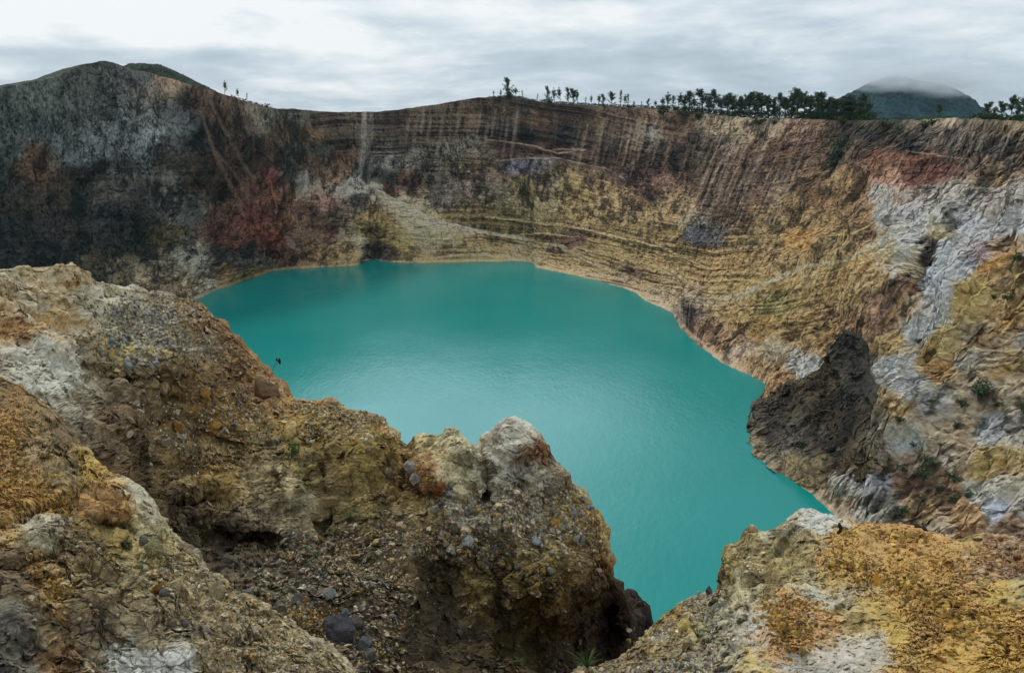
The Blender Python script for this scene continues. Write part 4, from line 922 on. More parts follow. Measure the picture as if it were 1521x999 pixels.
ridge, ridgeV, _ = rock_mass('left_ridge', B_CREST, B_BOT, B_DEP, B_DENT, BS, B_OV, 1150, 720, 1.0, GAIN_NEAR, 1.0, (1.3, 60, 38), left=([(-1150,470),(-700,410),(-400,385),(-160,392)],[(-1250,1150),(-260,1150)]))

# ---- near lobe at the lower left
AS = [(0,570,'6f5a38','4c3d29','p'),(40,570,'74562a','503c22','pf'),(20,620,'8a6426','65502f','f'),(60,620,'6d5d42','4d4230','p'),(100,640,'6a5a44','4a3f30','p'),(0,670,'8a6629','66533a','f'),(60,680,'756750','544937','pf'),(20,720,'946a20','6b5330','f'),(60,740,'957026','6b5433','f'),(110,700,'73664f','524836','p'),(150,740,'9c7024','6c4c1a','p'),(170,752,'95701f','6a4d1c','p'),(200,735,'9a9484','756f60','p'),(130,700,'8e7636','655227','f'),
 (0,780,'7d6a48','574a34','pf'),(60,790,'8a8678','625c4c','p'),(100,810,'6e6048','4f4434','p'),(30,850,'5c4f40','3f362c','p'),(60,860,'7d5c28','54432a','gf'),(90,870,'74623f','524530','g'),(140,830,'6f6147','4e4433','p'),(180,800,'75663f','53482e','p'),(215,790,'857e66','5e5844','p'),(220,820,'827652','5c523a','p'),(160,780,'66542f','4a3d26','p'),
 (180,860,'7a6f58','595040','p'),(230,870,'80755c','5b5240','pg'),(270,850,'8a8068','625a49','pg'),(300,870,'8c8069','5e5546','g'),(330,880,'85775a','5b5040','g'),(250,920,'766b58','554d3e','pg'),(200,910,'776c58','564d3e','p'),(130,900,'6b5c46','4b4032','p'),(80,930,'6c5c44','4c4030','p'),(20,920,'65625a','484540','p'),(20,980,'5b5850','403d38','p'),(90,980,'684e2c','473623','p'),(140,960,'6f6553','4d4539','p'),(190,985,'8b8c8c','6a6a69','p'),(260,985,'90908f','6c6c6a','p'),(230,950,'7a705c','5a5142','p'),(320,960,'776b54','544a3a','pg'),(370,930,'85795f','5d5443','g'),(420,960,'8c8065','5f5644','g'),(460,990,'8a7f66','5d5443','g'),(300,1010,'776b54','544a3a','g'),(150,1100,'776b54','544a3a','g'),(-150,800,'7d6a48','574a34','pf')]
A_CREST = [(-260,470),(-160,505),(-80,530),(-30,552),(0,560),(28,572),(55,590),(78,612),(100,636),(122,662),(135,684),(160,702),(186,708),(205,728),(222,752),(240,775),(258,800),(272,815),(292,832),(312,850),(335,868),(360,884),(385,904),(408,922),(430,934),(452,944),(472,962),(492,978),(508,992),(524,1010),(550,1080)]
A_BOT = [(-330,1160),(0,1160),(200,1160),(420,1160)]
A_DEP = [(-700,520,9.5),(-700,900,4.8),(-1200,640,7),(-1200,1100,3.6),(-200,500,11),(-20,556,11),(60,600,10),(130,680,8.8),(215,740,8),(260,800,7.6),(330,866,7.4),(400,920,7.1),(470,960,6.8),(530,1030,6.4),
 (-200,700,6.5),(0,650,8.3),(0,750,6.4),(0,850,5.2),(0,1000,4.2),(100,720,7.2),(100,800,6.2),(100,900,5.1),(100,1000,4.4),(180,780,7.1),(200,860,6.0),(200,1000,4.7),(300,900,6.3),(300,1000,5.0),(400,980,5.8),(440,1000,5.9),(200,1140,3.9),(-200,1100,3.6),(420,1140,5)]
A_DENT = [(160,745,42,26,-.3,12,1.6),(160,782,40,8,.25,15,1.4),(40,770,80,10,.25,-25,1.3),(30,845,40,10,.3,-10,1.3),(215,800,26,26,-.2,0,1.3),(185,820,6,30,.2,0,1.2),(80,900,60,9,.18,-20,1.3),(60,650,50,8,.25,-30,1.2),(130,860,50,9,.15,20,1.3),(160,940,60,8,.12,30,1.3),(20,930,20,50,-.2,0,1.4),(230,975,50,14,-.1,-4,1.6)]
A_OV = [('r',[(118,745),(130,715),(165,722),(200,740),(205,760),(180,778),(150,770),(130,760)],5,'8f682a',.7),('s',[(128,700),(150,700)],7,'9a7830',.6),('r',[(160,968),(200,966),(290,966),(288,999),(290,1020),(160,1020)],4,'9a9c9d',.75),('s',[(240,965),(240,1010)],2,'5f5c55',.7),('s',[(215,970),(250,985)],1.5,'4f4b44',.7),
 ('s',[(190,720),(215,745),(230,775)],8,'9b968a',.6),('r',[(0,720),(60,710),(75,745),(30,770),(0,775)],10,'9a7024',.5),('s',[(40,790),(80,775),(110,770)],8,'8f8b80',.55),('s',[(90,870),(85,910),(95,920)],10,'8a6428',.5),('s',[(90,990),(60,999)],10,'8c5a24',.5),('s',[(0,880),(20,900),(15,980)],2,'35322e',.6),('s',[(210,835),(235,850),(250,845)],6,'777870',.6),('s',[(225,840),(245,870)],7,'8f6a30',.5)]
lobe, lobeV, _ = rock_mass('near_lobe', A_CREST, A_BOT, A_DEP, A_DENT, AS, A_OV, 760, 620, .42, GAIN_NEAR, .8, (.7, 22, 4), left=([(-1200,620),(-800,520),(-500,470),(-260,470)],[(-1250,1160),(-330,1160)]))

# ---- right mound
OB = 'a8a294'
CSITES = [(1075,850,'8f8460','5f5440','p'),(1090,830,'7f7350','574c34','pv'),(1130,810,'847858','5a5038','pv'),(1120,850,'7c6f50','4f4530','p'),(1160,800,'7d7254','574e3a','p'),(1200,800,'857a5a','5f563f','p'),(1105,870,'a09a80','6d6650','p'),(1150,860,'786c4a','544a34','p'),(1180,840,'867b58','60563c','p'),(1120,880,'95907c','6d6650','p'),
 (1200,762,'b3b3b1','8e8e8c','p'),(1230,772,'b5b6b8','94948f','p'),(1185,770,'9a9484','6f6a58','p'),(1250,795,'a88438','8d7340','f'),(1290,785,'ae7d2a','96733a','f'),(1340,792,'b5852a','9a7434','f'),(1370,800,'ae802c','8c6a34','f'),(1240,820,'9f8048','7c6a48','f'),(1290,830,'a28148','7c6a48','f'),(1230,860,'8c7a50','5e5034','pf'),(1310,860,'b48c3c','8f7440','f'),(1290,872,'8e7444','604e2e','f'),(1300,805,'ae8e5a','8f7040','p'),
 (1350,850,'ac8a40','94783c','f'),(1390,830,'b58636','b59c6c','f'),(1380,865,'a08048','a08c5c','f'),(1420,840,'a27a3c','9a8450','f'),(1440,810,'9c8458','7c6a48','p'),(1470,822,'8a6a48','6a543c','g'),(1500,840,'7a6050','5a4638','g'),(1500,815,'8c7050','5e4630','g'),(1450,850,'8f7048','a09888','fg'),(1521,870,'a0947c','807250','p'),(1490,880,'a08c54','8a784c','p'),(1440,890,'a67e38','9a8660','f'),(1400,900,'9f7a38','84683c','f'),(1350,900,'a28038','7c6434','f'),(1480,920,'b4924a','98804c','f'),(1521,930,'ac8740','96783f','f'),
 (1440,930,'b09564','8f7040','p'),(1380,930,'8f6f3a','665030','f'),(1330,930,'a5904e','8c7748','p'),(1300,900,'a08c58','857248','p'),(1420,980,'b5924a','96783c','p'),(1480,980,'a88c48','8f7840','f'),(1360,980,'a38a58','8a7448','f'),(1300,960,'9f9b95','8a857e','p'),(1270,920,'9a8c6c','80704c','p'),(1250,980,'9d9996','85807b','p'),
 (1190,900,'a87830',OB,'f'),(1150,930,'a6742a',OB,'f'),(1180,950,'a4722a',OB,'f'),(1160,905,'a3762f','a09880','f'),(1220,930,'a07434',OB,'pf'),(1120,930,'98958f','7d796f','p'),(1100,960,'9c9992','827d71','p'),(1110,985,'a8986c','928a78','p'),(1200,990,'989390','807b76','p'),(1200,880,'9c9a8c','7d7765','p'),(1080,930,'8c887c','6a665a','pg'),(1060,960,'8f8b80','625e55','g'),(1250,890,'9a9480','7b725a','p'),
 (1000,910,'8a7448','5e4f35','g'),(1020,930,'96865a','6c5f42','p'),(1040,890,'8a8474','5f5a4e','g'),(1060,910,'8a8676','615d50','pg'),(980,950,'8f7f5c','665a42','p'),(950,980,'84765a','5a5040','g'),(1000,970,'8d8064','645a47','g'),(1010,995,'a29c8e','6e6a60','g'),(900,1000,'84765a','5a5040','g'),(1200,1120,'989390','807b76','p'),(1500,1120,'b5924a','96783c','f'),(1660,900,'9c9a94','7d7a70','f')]
C_CREST = [(780,1080),(830,1010),(880,996),(925,984),(945,966),(958,942),(975,922),(992,908),(1010,896),(1030,886),(1052,880),(1066,879),(1070,862),(1071,842),(1076,822),(1080,812),(1094,810),(1104,800),(1110,786),(1117,780),(1126,788),(1140,788),(1152,782),(1168,775),(1180,766),(1190,757),(1204,753),(1218,760),(1236,765),(1256,770),(1272,776),(1296,776),(1320,776),(1345,780),(1366,786),(1384,795),(1402,803),(1430,800),(1452,794),(1480,796),(1510,800),(1540,804),(1640,812),(1720,830)]
C_BOT = [(760,1160),(950,1160),(1150,1160),(1400,1160),(1780,1160)]
C_DEP = [(830,1010,9.5),(930,984,10.5),(960,942,11.5),(1010,896,12),(1062,880,12),(1075,850,10.4),(1080,812,10.6),(1120,785,10.8),(1200,755,11.2),(1270,776,10.8),(1345,780,10.6),(1400,803,9.6),(1460,794,10),(1540,804,9.6),(1700,820,8.5),
 (1100,870,9.2),(1120,840,9.6),(1150,860,8.9),(1070,900,9.6),(1000,950,9.0),(1040,930,9.2),(1060,960,7.0),(1000,990,7.4),(1180,820,9.4),(1180,870,7.9),(1250,800,9.6),(1250,850,8.0),(1200,900,6.9),(1150,930,6.3),(1100,960,6.0),(1080,1000,5.3),(1300,850,8.0),(1300,920,6.0),(1300,1000,4.7),(1400,860,7.6),(1400,930,5.8),(1400,1000,4.6),(1500,850,7.9),(1500,930,5.9),(1500,1000,4.7),(1200,1000,5.0),(1200,1140,3.8),(1500,1140,3.6),(900,1140,5.5),(1700,1000,4.6),(2200,840,7.5),(2200,1100,3.6),(2700,900,6),(2700,1150,3.2)]
C_DENT = [(1120,880,28,9,.3,-20,1.3),(1110,850,20,20,-.25,0,1.3),(1165,815,8,30,.3,25,1.2),(1205,840,30,10,.2,20,1.3),(1150,800,22,22,-.2,0,1.3),(1235,815,40,8,.18,25,1.2),(1240,880,60,8,-.12,-10,1.3),(1170,890,60,8,-.1,-15,1.3),(1340,880,50,8,.12,30,1.3),(1420,870,60,8,.1,35,1.3),(1120,785,10,10,-.2,0,1.5),(1070,930,20,30,-.3,20,1.4),(1390,910,70,8,.1,25,1.3)]
C_OV = [('r',[(1192,756),(1215,758),(1265,772),(1262,786),(1235,782),(1205,790),(1188,776)],5,'bfc0c2',.6),('s',[(1310,860),(1330,880),(1322,895)],9,'b88c3c',.55),('r',[(1360,810),(1395,815),(1420,850),(1400,860),(1370,835)],8,'b5955c',.5),('s',[(1390,900),(1440,930),(1500,950),(1521,965)],9,'b8963c',.45),('s',[(1400,960),(1440,975),(1480,999)],12,'b5943f',.5),
 ('s',[(1105,960),(1125,985)],6,'b39c4c',.5),('s',[(1230,900),(1260,880),(1330,870)],9,'a3a096',.4),('s',[(1110,910),(1130,900)],5,'a8aab0',.4),('s',[(1200,880),(1240,895)],7,'b0b2b8',.4),('s',[(1095,860),(1108,880)],8,'c0b9a0',.5),('s',[(1125,790),(1150,800)],7,'c0bcb0',.4),('s',[(1300,792),(1330,800)],6,'bfa878',.6)]
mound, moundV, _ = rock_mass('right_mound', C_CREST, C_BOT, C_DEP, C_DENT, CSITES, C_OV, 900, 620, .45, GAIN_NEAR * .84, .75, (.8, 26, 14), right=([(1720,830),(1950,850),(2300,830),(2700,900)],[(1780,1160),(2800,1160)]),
    rough_fn=lambda X, Y: .65 + .35 * (1 - sm(1150, 1230, X + (Y - 850) * .3)))

bpy.context.view_layer.update()


def hit(objs, px_, py_):
    d = ray(px_, py_); best = None
    for o in objs:
        ok, loc, nor, _i = o.ray_cast(Vector(EYE), Vector(d))
        if ok:
            r = (loc - Vector(EYE)).length
            if best is None or r < best[0]: best = (r, loc.copy(), nor.copy(), o)
    return best


# ---- dark outcrop above the right shore and the black rock in the gap
def lake_r(x, y): return EYE_Z / -ray(x, y)[2]
def wall_r(x, y, off):
    h = hit([crater], x, y)
    r = h[0] if h else 400
    return r - off
O_CREST = [(1105,660),(1109,640),(1112,616),(1121,598),(1134,585),(1155,574),(1180,565),(1203,556),(1218,546),(1230,528),(1236,510),(1242,499),(1252,493),(1264,493),(1276,497),(1283,510),(1286,530),(1292,552),(1302,572),(1306,600),(1306,640),(1316,680)]
O_BOT = [(1114,668),(1124,684),(1145,698),(1170,715),(1215,725),(1270,715),(1310,700)]
O_DEP = [(x, y, r) for x, y, r in [(1109,640,lake_r(1112,640)),(1121,598,lake_r(1121,604)+2),(1134,585,lake_r(1134,594)+4),(1180,565,wall_r(1185,565,5)),(1218,546,wall_r(1218,546,8)),(1240,500,wall_r(1245,500,9)),(1264,493,wall_r(1264,493,9)),(1286,530,wall_r(1290,530,3)),(1302,590,wall_r(1302,590,1)),(1306,640,wall_r(1306,640,0)),
   (1124,684,lake_r(1122,680)),(1170,715,lake_r(1170,712)+1),(1215,725,wall_r(1215,725,1)),(1270,715,wall_r(1270,715,0)),(1300,690,wall_r(1300,690,0)),(1150,640,lake_r(1130,660)+1),(1200,620,wall_r(1200,620,14)),(1250,560,wall_r(1250,560,14)),(1250,640,wall_r(1250,640,9)),(1200,680,wall_r(1200,680,7))]]
O_S = [(1250,510,'3a3735','262524','p'),(1265,540,'3f3c39','2a2827','pv'),(1235,540,'433a31','2a2520','p'),(1215,565,'54473a','332c25','p'),(1270,590,'3d3a37','272524','p'),(1180,590,'51473a','342e27','p'),(1140,600,'544c42','35302b','p'),(1125,620,'6b6358','45403a','p'),(1150,630,'504a44','34302d','p'),(1200,620,'4c4435','302b24','pv'),(1250,630,'4a4035','2f2822','p'),(1290,620,'4a4036','2f2a25','p'),
  (1170,655,'6f6a66','46423f','p'),(1200,655,'5c5650','3b3733','p'),(1150,675,'857c70','5a5249','p'),(1130,660,'8c7f6c','5f5546','p'),(1240,660,'46403a','2d2926','p'),(1220,690,'7a6c56','51473a','p'),(1270,680,'5a4c3c','3c332a','p'),(1180,700,'8a7a60','5e5342','p'),(1300,660,'6f685e','4a443c','p')]
outcrop, outV, _ = rock_mass('rock_outcrop', O_CREST, O_BOT, O_DEP, [(1190,610,30,30,-4,0,1.2),(1255,560,14,50,-4,0,1.2),(1225,600,8,50,3,10,1.2)], O_S, [], 340, 280, 20.0, GAIN_WALL * .95, .30, (5, 25, 12), rough_fn=lambda X, Y: .75 + 0 * X)
del outcrop['kind']
outcrop.data.materials[0] = M_WALL
tag(outcrop, 'dark grey-black rock outcrop with a narrow neck, rising from the right lake shore', 'rock outcrop')
K_CREST = [(905,1010),(912,960),(916,920),(919,894),(925,881),(934,877),(943,880),(950,888),(957,900),(962,914),(962,928),(956,942),(948,958),(940,985),(936,1010)]
K_BOT = [(905,1040),(920,1050),(936,1040)]
blackrock, _, _ = rock_mass('black_rock', K_CREST, K_BOT, [(916,920,21),(934,877,21.4),(957,900,21.4),(956,942,21),(930,920,20.4),(930,980,20),(905,1010,20.4),(936,1010,20.5),(920,1050,19.5)], [], [(930,900,'2e2420','191412','p'),(945,940,'271f1c','151110','p'),(925,980,'30261f','191411','p')], [], 200, 170, .7, GAIN_NEAR, .9, (.8, 8, 2))
del blackrock['kind']
tag(blackrock, 'jagged black rock standing in the gap between the left ridge and the right mound', 'rock')

# ================================================================== HILLS AND MOUNTAIN
def hill(name, sil, D, depth, basez, colors, kind_mat, n=(260, 120), rough=3.0, fs=30.0):
    s, _ = resample(sil, n[0])
    top = np.array([at_range(x, y, D) for x, y in s])
    hd = ray(s[:, 0], s[:, 1]); hd[:, 2] = 0; hd /= np.linalg.norm(hd, axis=1, keepdims=True)
    k = np.linspace(-1, 1, n[1])
    V = np.zeros((n[1], n[0], 3))
    for i, a in enumerate(k):
        V[i] = top + hd * depth * a
        V[i, :, 2] = basez + (top[:, 2] - basez) * (1 - abs(a) ** 1.5)
    P = V.reshape(-1, 3)
    nn = fbm(P / fs, 5, gain=.62, off=3)
    rr = fbm(P / (fs * 3), 3, off=31, ridged=True)
    edge = np.repeat(1 - np.abs(k) ** 2, n[0])
    P[:, 2] += nn * rough + (rr - .4) * rough * 1.5 * edge * (np.abs(np.repeat(k, n[0])) > .03)
    f1, f2, ci = cells(P / (fs * .25), off=9)
    P[:, 2] += np.sqrt(np.clip(.5 - f1, 0, 1)) * rough * .9
    mm = sm(-.4, .4, nn + .5 * (RV[ci, 3] - .5))[:, None]
    C = lin(colors[0]) * (1 - mm) + lin(colors[1]) * mm
    o = mesh_obj(name, P, grid_faces(n[1], n[0]), kind_mat, C, smooth=False)
    return tag(o, kind='structure')


M_FOREST = rock_material('forested_slope', .06, 1.2, .35)
M_SCRUB = rock_material('scrub_slope', .6, .4, .35)
hill('hills', [(160,150),(172,115),(182,99),(192,95),(207,94),(235,96),(248,100),(265,108),(285,118),(310,130),(330,141),(350,152),(380,170),(410,190)], 790, 80, 60, ('3c4535', '20281b'), M_SCRUB, (420, 150), 1.0, 7)
hill('mountain', [(1120,200),(1180,178),(1210,165),(1240,150),(1270,136),(1295,124),(1318,114),(1332,112),(1348,117),(1370,123),(1395,128),(1420,133),(1440,145),(1455,158),(1480,172),(1540,190),(1620,205)], 3300, 750, -60, ('1c4444', '0b2226'), M_FOREST, (420, 200), 8, 60)

# ================================================================== TREES
M_LEAF = plain_material('casuarina_foliage', (.05, .08, .045), (.10, .13, .08), 1.4)
M_LEAF2 = plain_material('shrub_foliage', (.02, .045, .015), (.05, .09, .03), 3)
M_BRIGHT = plain_material('bright_shrub_foliage', (.05, .09, .02), (.09, .14, .04), 2)
M_BARK = plain_material('bark', (.05, .042, .034), (.09, .078, .065), 3)
M_GRASS = plain_material('grass_blades', (.04, .09, .02), (.12, .15, .04), 9)
M_DRY = plain_material('dry_stalks', (.10, .075, .04), (.18, .14, .08), 6)
M_CHAR = plain_material('charred_wood', (.012, .010, .009), (.03, .025, .02), 12)


def tube(V, F, pts, rads, ns=6):
    pts = [Vector(p) for p in pts]; base = len(V)
    for i, p in enumerate(pts):
        t = (pts[min(i + 1, len(pts) - 1)] - pts[max(i - 1, 0)]).normalized()
        a = t.orthogonal().normalized(); b_ = t.cross(a)
        for k in range(ns):
            an = 2 * math.pi * k / ns
            V.append(p + (a * math.cos(an) + b_ * math.sin(an)) * rads[i])
    for i in range(len(pts) - 1):
        for k in range(ns):
            F.append((base + i * ns + k, base + i * ns + (k + 1) % ns, base + (i + 1) * ns + (k + 1) % ns, base + (i + 1) * ns + k))


def leaf_quads(V, F, c, rx, rz, n, size, R_):
    for _ in range(n):
        d = Vector((R_.gauss(0, 1), R_.gauss(0, 1), R_.gauss(0, 1))).normalized() * R_.random() ** .45
        p = Vector((c[0] + d.x * rx, c[1] + d.y * rx, c[2] + d.z * rz))
        u = Vector((R_.gauss(0, 1), R_.gauss(0, 1), R_.gauss(0, .8))).normalized()
        v = u.orthogonal().normalized(); v.rotate(__import__('mathutils').Quaternion(u, R_.random() * 6.28))
        s1 = size * R_.uniform(.6, 1.4); s2 = s1 * R_.uniform(.35, .7)
        b0 = len(V)
        V += [p - u * s1 - v * s2 * .3, p + v * s2, p + u * s1 + v * s2 * .2, p - v * s2]
        F.append((b0, b0 + 1, b0 + 2, b0 + 3))


def mk(name, V, F, mat, parent=None, smooth=False):
    me = bpy.data.meshes.new(name); me.from_pydata([tuple(v) for v in V], [], F); me.update()
    me.materials.append(mat)
    if smooth: me.polygons.foreach_set('use_smooth', [True] * len(me.polygons))
    o = bpy.data.objects.new(name, me); COL.objects.link(o); o.parent = parent
    return o


def empty(name, loc=(0, 0, 0)):
    o = bpy.data.objects.new(name, None); COL.objects.link(o); o.location = loc
    return o


def make_tree(name, seed, h, spread, n_limb, dens, thin):
    """unit tree of height h metres"""
    R_ = random.Random(seed)
    root = empty(name)
    V, F = [], []
    lean = (R_.uniform(-.06, .06) * h, R_.uniform(-.06, .06) * h)
    top = Vector((lean[0], lean[1], h * .96))
    pts = [Vector((0, 0, -1.5)), Vector((0, 0, 0)), Vector((lean[0] * .2, lean[1] * .4, h * .35)), Vector((lean[0] * .7, lean[1] * .7, h * .68)), top]
    tube(V, F, pts, [h * .02, h * .017, h * .013, h * .008, h * .003], 6)
    ends = []
    for i in range(n_limb):
        z0 = h * R_.uniform(.12 if not thin else .25, .88)
        f = z0 / h
        a = R_.random() * 6.28
        rr = spread * h * (1.05 - f * .75) * R_.uniform(.45, 1.0)
        p0 = Vector((lean[0] * f, lean[1] * f, z0)); p2 = p0 + Vector((math.cos(a) * rr, math.sin(a) * rr, rr * R_.uniform(.5, 1.2)))
        if p2.z > h: p2.z = h * R_.uniform(.9, 1)
        p1 = (p0 + p2) / 2 + Vector((0, 0, -rr * .12))
        tube(V, F, [p0, p1, p2], [h * .008, h * .005, h * .002], 4)
        ends.append((p0, p1, p2))
    mk('trunk', V, F, M_BARK, root)
    V, F = [], []
    for p0, p1, p2 in ends:
        for t in (.25, .5, .75, 1.0):
            p = p0.lerp(p1, t * 2) if t < .5 else p1.lerp(p2, t * 2 - 1)
            leaf_quads(V, F, p, h * .06 * R_.uniform(.7, 1.3), h * .055, int(dens * R_.uniform(1.8, 3.4)), h * .018, R_)
    for f in (.45, .6, .72, .82):
        leaf_quads(V, F, (lean[0] * f, lean[1] * f, h * f), h * .06, h * .07, int(dens * 1.3), h * .026, R_)
    leaf_quads(V, F, (top.x, top.y, h * .93), h * .045, h * .07, int(dens * 2.2), h * .026, R_)
    mk('crown', V, F, M_LEAF, root)
    return root


def clone(root, loc, scale, rz):
    r = root.copy(); COL.objects.link(r); r.location = loc; r.scale = scale; r.rotation_euler = (0, 0, rz)
    for ch in list(root.children):
        c = ch.copy(); COL.objects.link(c); c.parent = r
    return r


H0 = 14.0
protos = [make_tree('rim_tree', 1, H0, .30, 17, 12, False), make_tree('rim_tree', 2, H0, .22, 14, 9, True), make_tree('rim_tree', 3, H0, .34, 22, 15, False), make_tree('rim_tree', 4, H0, .26, 20, 15, False), make_tree('rim_tree', 5, H0, .2, 11, 7, True)]
pused = [False] * 5


RIMPX = PXW[RIMROW]; vis = (svals > 0.5) & (svals < 30)
RC = np.where(vis)[0]


def rim_point(px_, back):
    j = RC[np.argmin(np.abs(RIMPX[RC] - px_))]
    p = rim[j] + out_dir[j] * back
    # keep the same bearing
    dd = math.hypot(p[0], p[1]); d = ray(px_, 175); d = d / math.hypot(d[0], d[1])
    x, y = d[0] * dd, d[1] * dd
    ok, loc, nor, _i = crater.ray_cast(Vector((x, y, 400)), Vector((0, 0, -1)))
    return (x, y, loc.z if ok else p[2]), dd


ORD = ['first', 'second', 'third', 'fourth', 'fifth', 'sixth', 'seventh', 'eighth', 'ninth', 'tenth', 'eleventh', 'twelfth', 'thirteenth', 'fourteenth', 'fifteenth', 'sixteenth', 'seventeenth', 'eighteenth', 'nineteenth', 'twentieth', 'twenty-first', 'twenty-second', 'twenty-third', 'twenty-fourth']
RUNS = [
 ('on the falling rim right of the peak', 'trees on the left rim', [(337,119,1),(357,131,1),(369,138,4)]),
 ('on the brow of the middle rim', 'trees on the brow of the middle rim', [(734,134,1),(744,133,3),(755,114,0),(766,129,1),(776,134,4),(798,139,4)]),
 ('in the row right of the brow', 'sparse trees right of the brow', [(814,127,0),(823,130,1),(832,129,1),(844,129,0),(851,131,2),(857,133,1),(869,144,4),(878,141,1),(888,140,1),(896,139,0),(908,136,2),(921,133,4),(926,140,1),(932,139,4),(941,150,3),(952,150,4),(961,146,0)]),
 ('in the airy row on the right rim', 'airy trees on the right rim', [(974,149,1),(982,144,1),(991,136,1),(999,141,4),(1006,137,1),(1014,141,0),(1023,134,0),(1032,143,1),(1043,131,0),(1051,143,3),(1060,132,0),(1070,146,2),(1080,138,2),(1088,142,3)]),
 ('in the wood left of the mountain', 'trees of the dense wood on the right rim', [(1097,142,0),(1104,145,2),(1112,136,2),(1121,142,3),(1130,137,2),(1140,142,2),(1149,147,3),(1158,137,0),(1166,144,2),(1175,138,3),(1184,131,2),(1194,138,2),(1203,144,3),(1212,137,2),(1220,135,0),(1229,144,2),(1238,146,3),(1247,143,2),(1256,146,2),(1264,140,3),(1272,144,2),(1279,138,3),(1287,150,2)]),
 ('alone in front of the far mountain', None, [(1394,154,2)]),
 ('at the right end of the rim', 'trees at the right end of the rim', [(1465,151,2),(1476,158,3),(1487,150,2),(1501,141,2),(1511,150,3),(1519,145,2)]),
]
for where, grp, lst in RUNS:
    for i, (x, ytop, k) in enumerate(lst):
        back = random.uniform(3, 7) if len(lst) < 22 else random.uniform(3, 16)
        loc, dd = rim_point(x, back)
        d = ray(x, ytop); ztop = EYE_Z + d[2] / math.hypot(d[0], d[1]) * dd
        h = max(3.0, ztop - loc[2])
        sc = h / H0; wsc = sc * (random.uniform(1.0, 1.4) if 'wood' not in where and 'airy' not in where else random.uniform(1.45, 2.0))
        if not pused[k]:
            t = protos[k]; t.location = loc; t.scale = (wsc, wsc, sc); pused[k] = True
        else:
            t = clone(protos[k], loc, (wsc, wsc, sc), random.random() * 6.28)
        form = {0: 'open', 1: 'thin', 2: 'full dark', 3: 'narrow dark', 4: 'spindly'}[k]
        lab = f'{form} tree {where}' if len(lst) == 1 else f'{form} tree, {ORD[i]} from the left {where}'
        tag(t, lab, 'tree', grp)


# shrubs: unit bush, 1 m
def make_bush(seed, mat, name='shrub'):
    R_ = random.Random(seed); V, F = [], []
    root = empty(name)
    for i in range(7):
        a = R_.random() * 6.28; r = R_.uniform(.1, .45)
        tube(V, F, [(0, 0, -.3), (math.cos(a) * r * .5, math.sin(a) * r * .5, .3), (math.cos(a) * r, math.sin(a) * r, R_.uniform(.45, .8))], [.03, .02, .01], 4)
    mk('stems', V, F, M_BARK, root)
    V, F = [], []
    for i in range(11):
        a = R_.random() * 6.28; r = R_.uniform(0, .5)
        leaf_quads(V, F, (math.cos(a) * r, math.sin(a) * r, R_.uniform(.1, .72)), .24, .2, 26, .07, R_)
    mk('foliage', V, F, mat, root)
    return root


bush = [make_bush(1, M_LEAF2), make_bush(2, M_LEAF2), make_bush(3, M_BRIGHT)]
bused = [False] * 3


def put_bush(x, y, wpx, k, lab, grp, flat=.7, objs=None):
    h = hit(objs or [crater, outcrop], x, y)
    if not h: return
    w = wpx / FOC * h[0] * (1.25 if y > 200 else 1)
    sc = (w, w, w * flat)
    loc = h[1] - Vector((0, 0, w * .02)) + (Vector(EYE) - h[1]).normalized() * w * .12
    if bused[k]: t = clone(bush[k], loc, sc, random.random() * 6.28)
    else: t = bush[k]; t.location = loc; t.scale = sc; bused[k] = True
    tag(t, lab, 'shrub', grp)


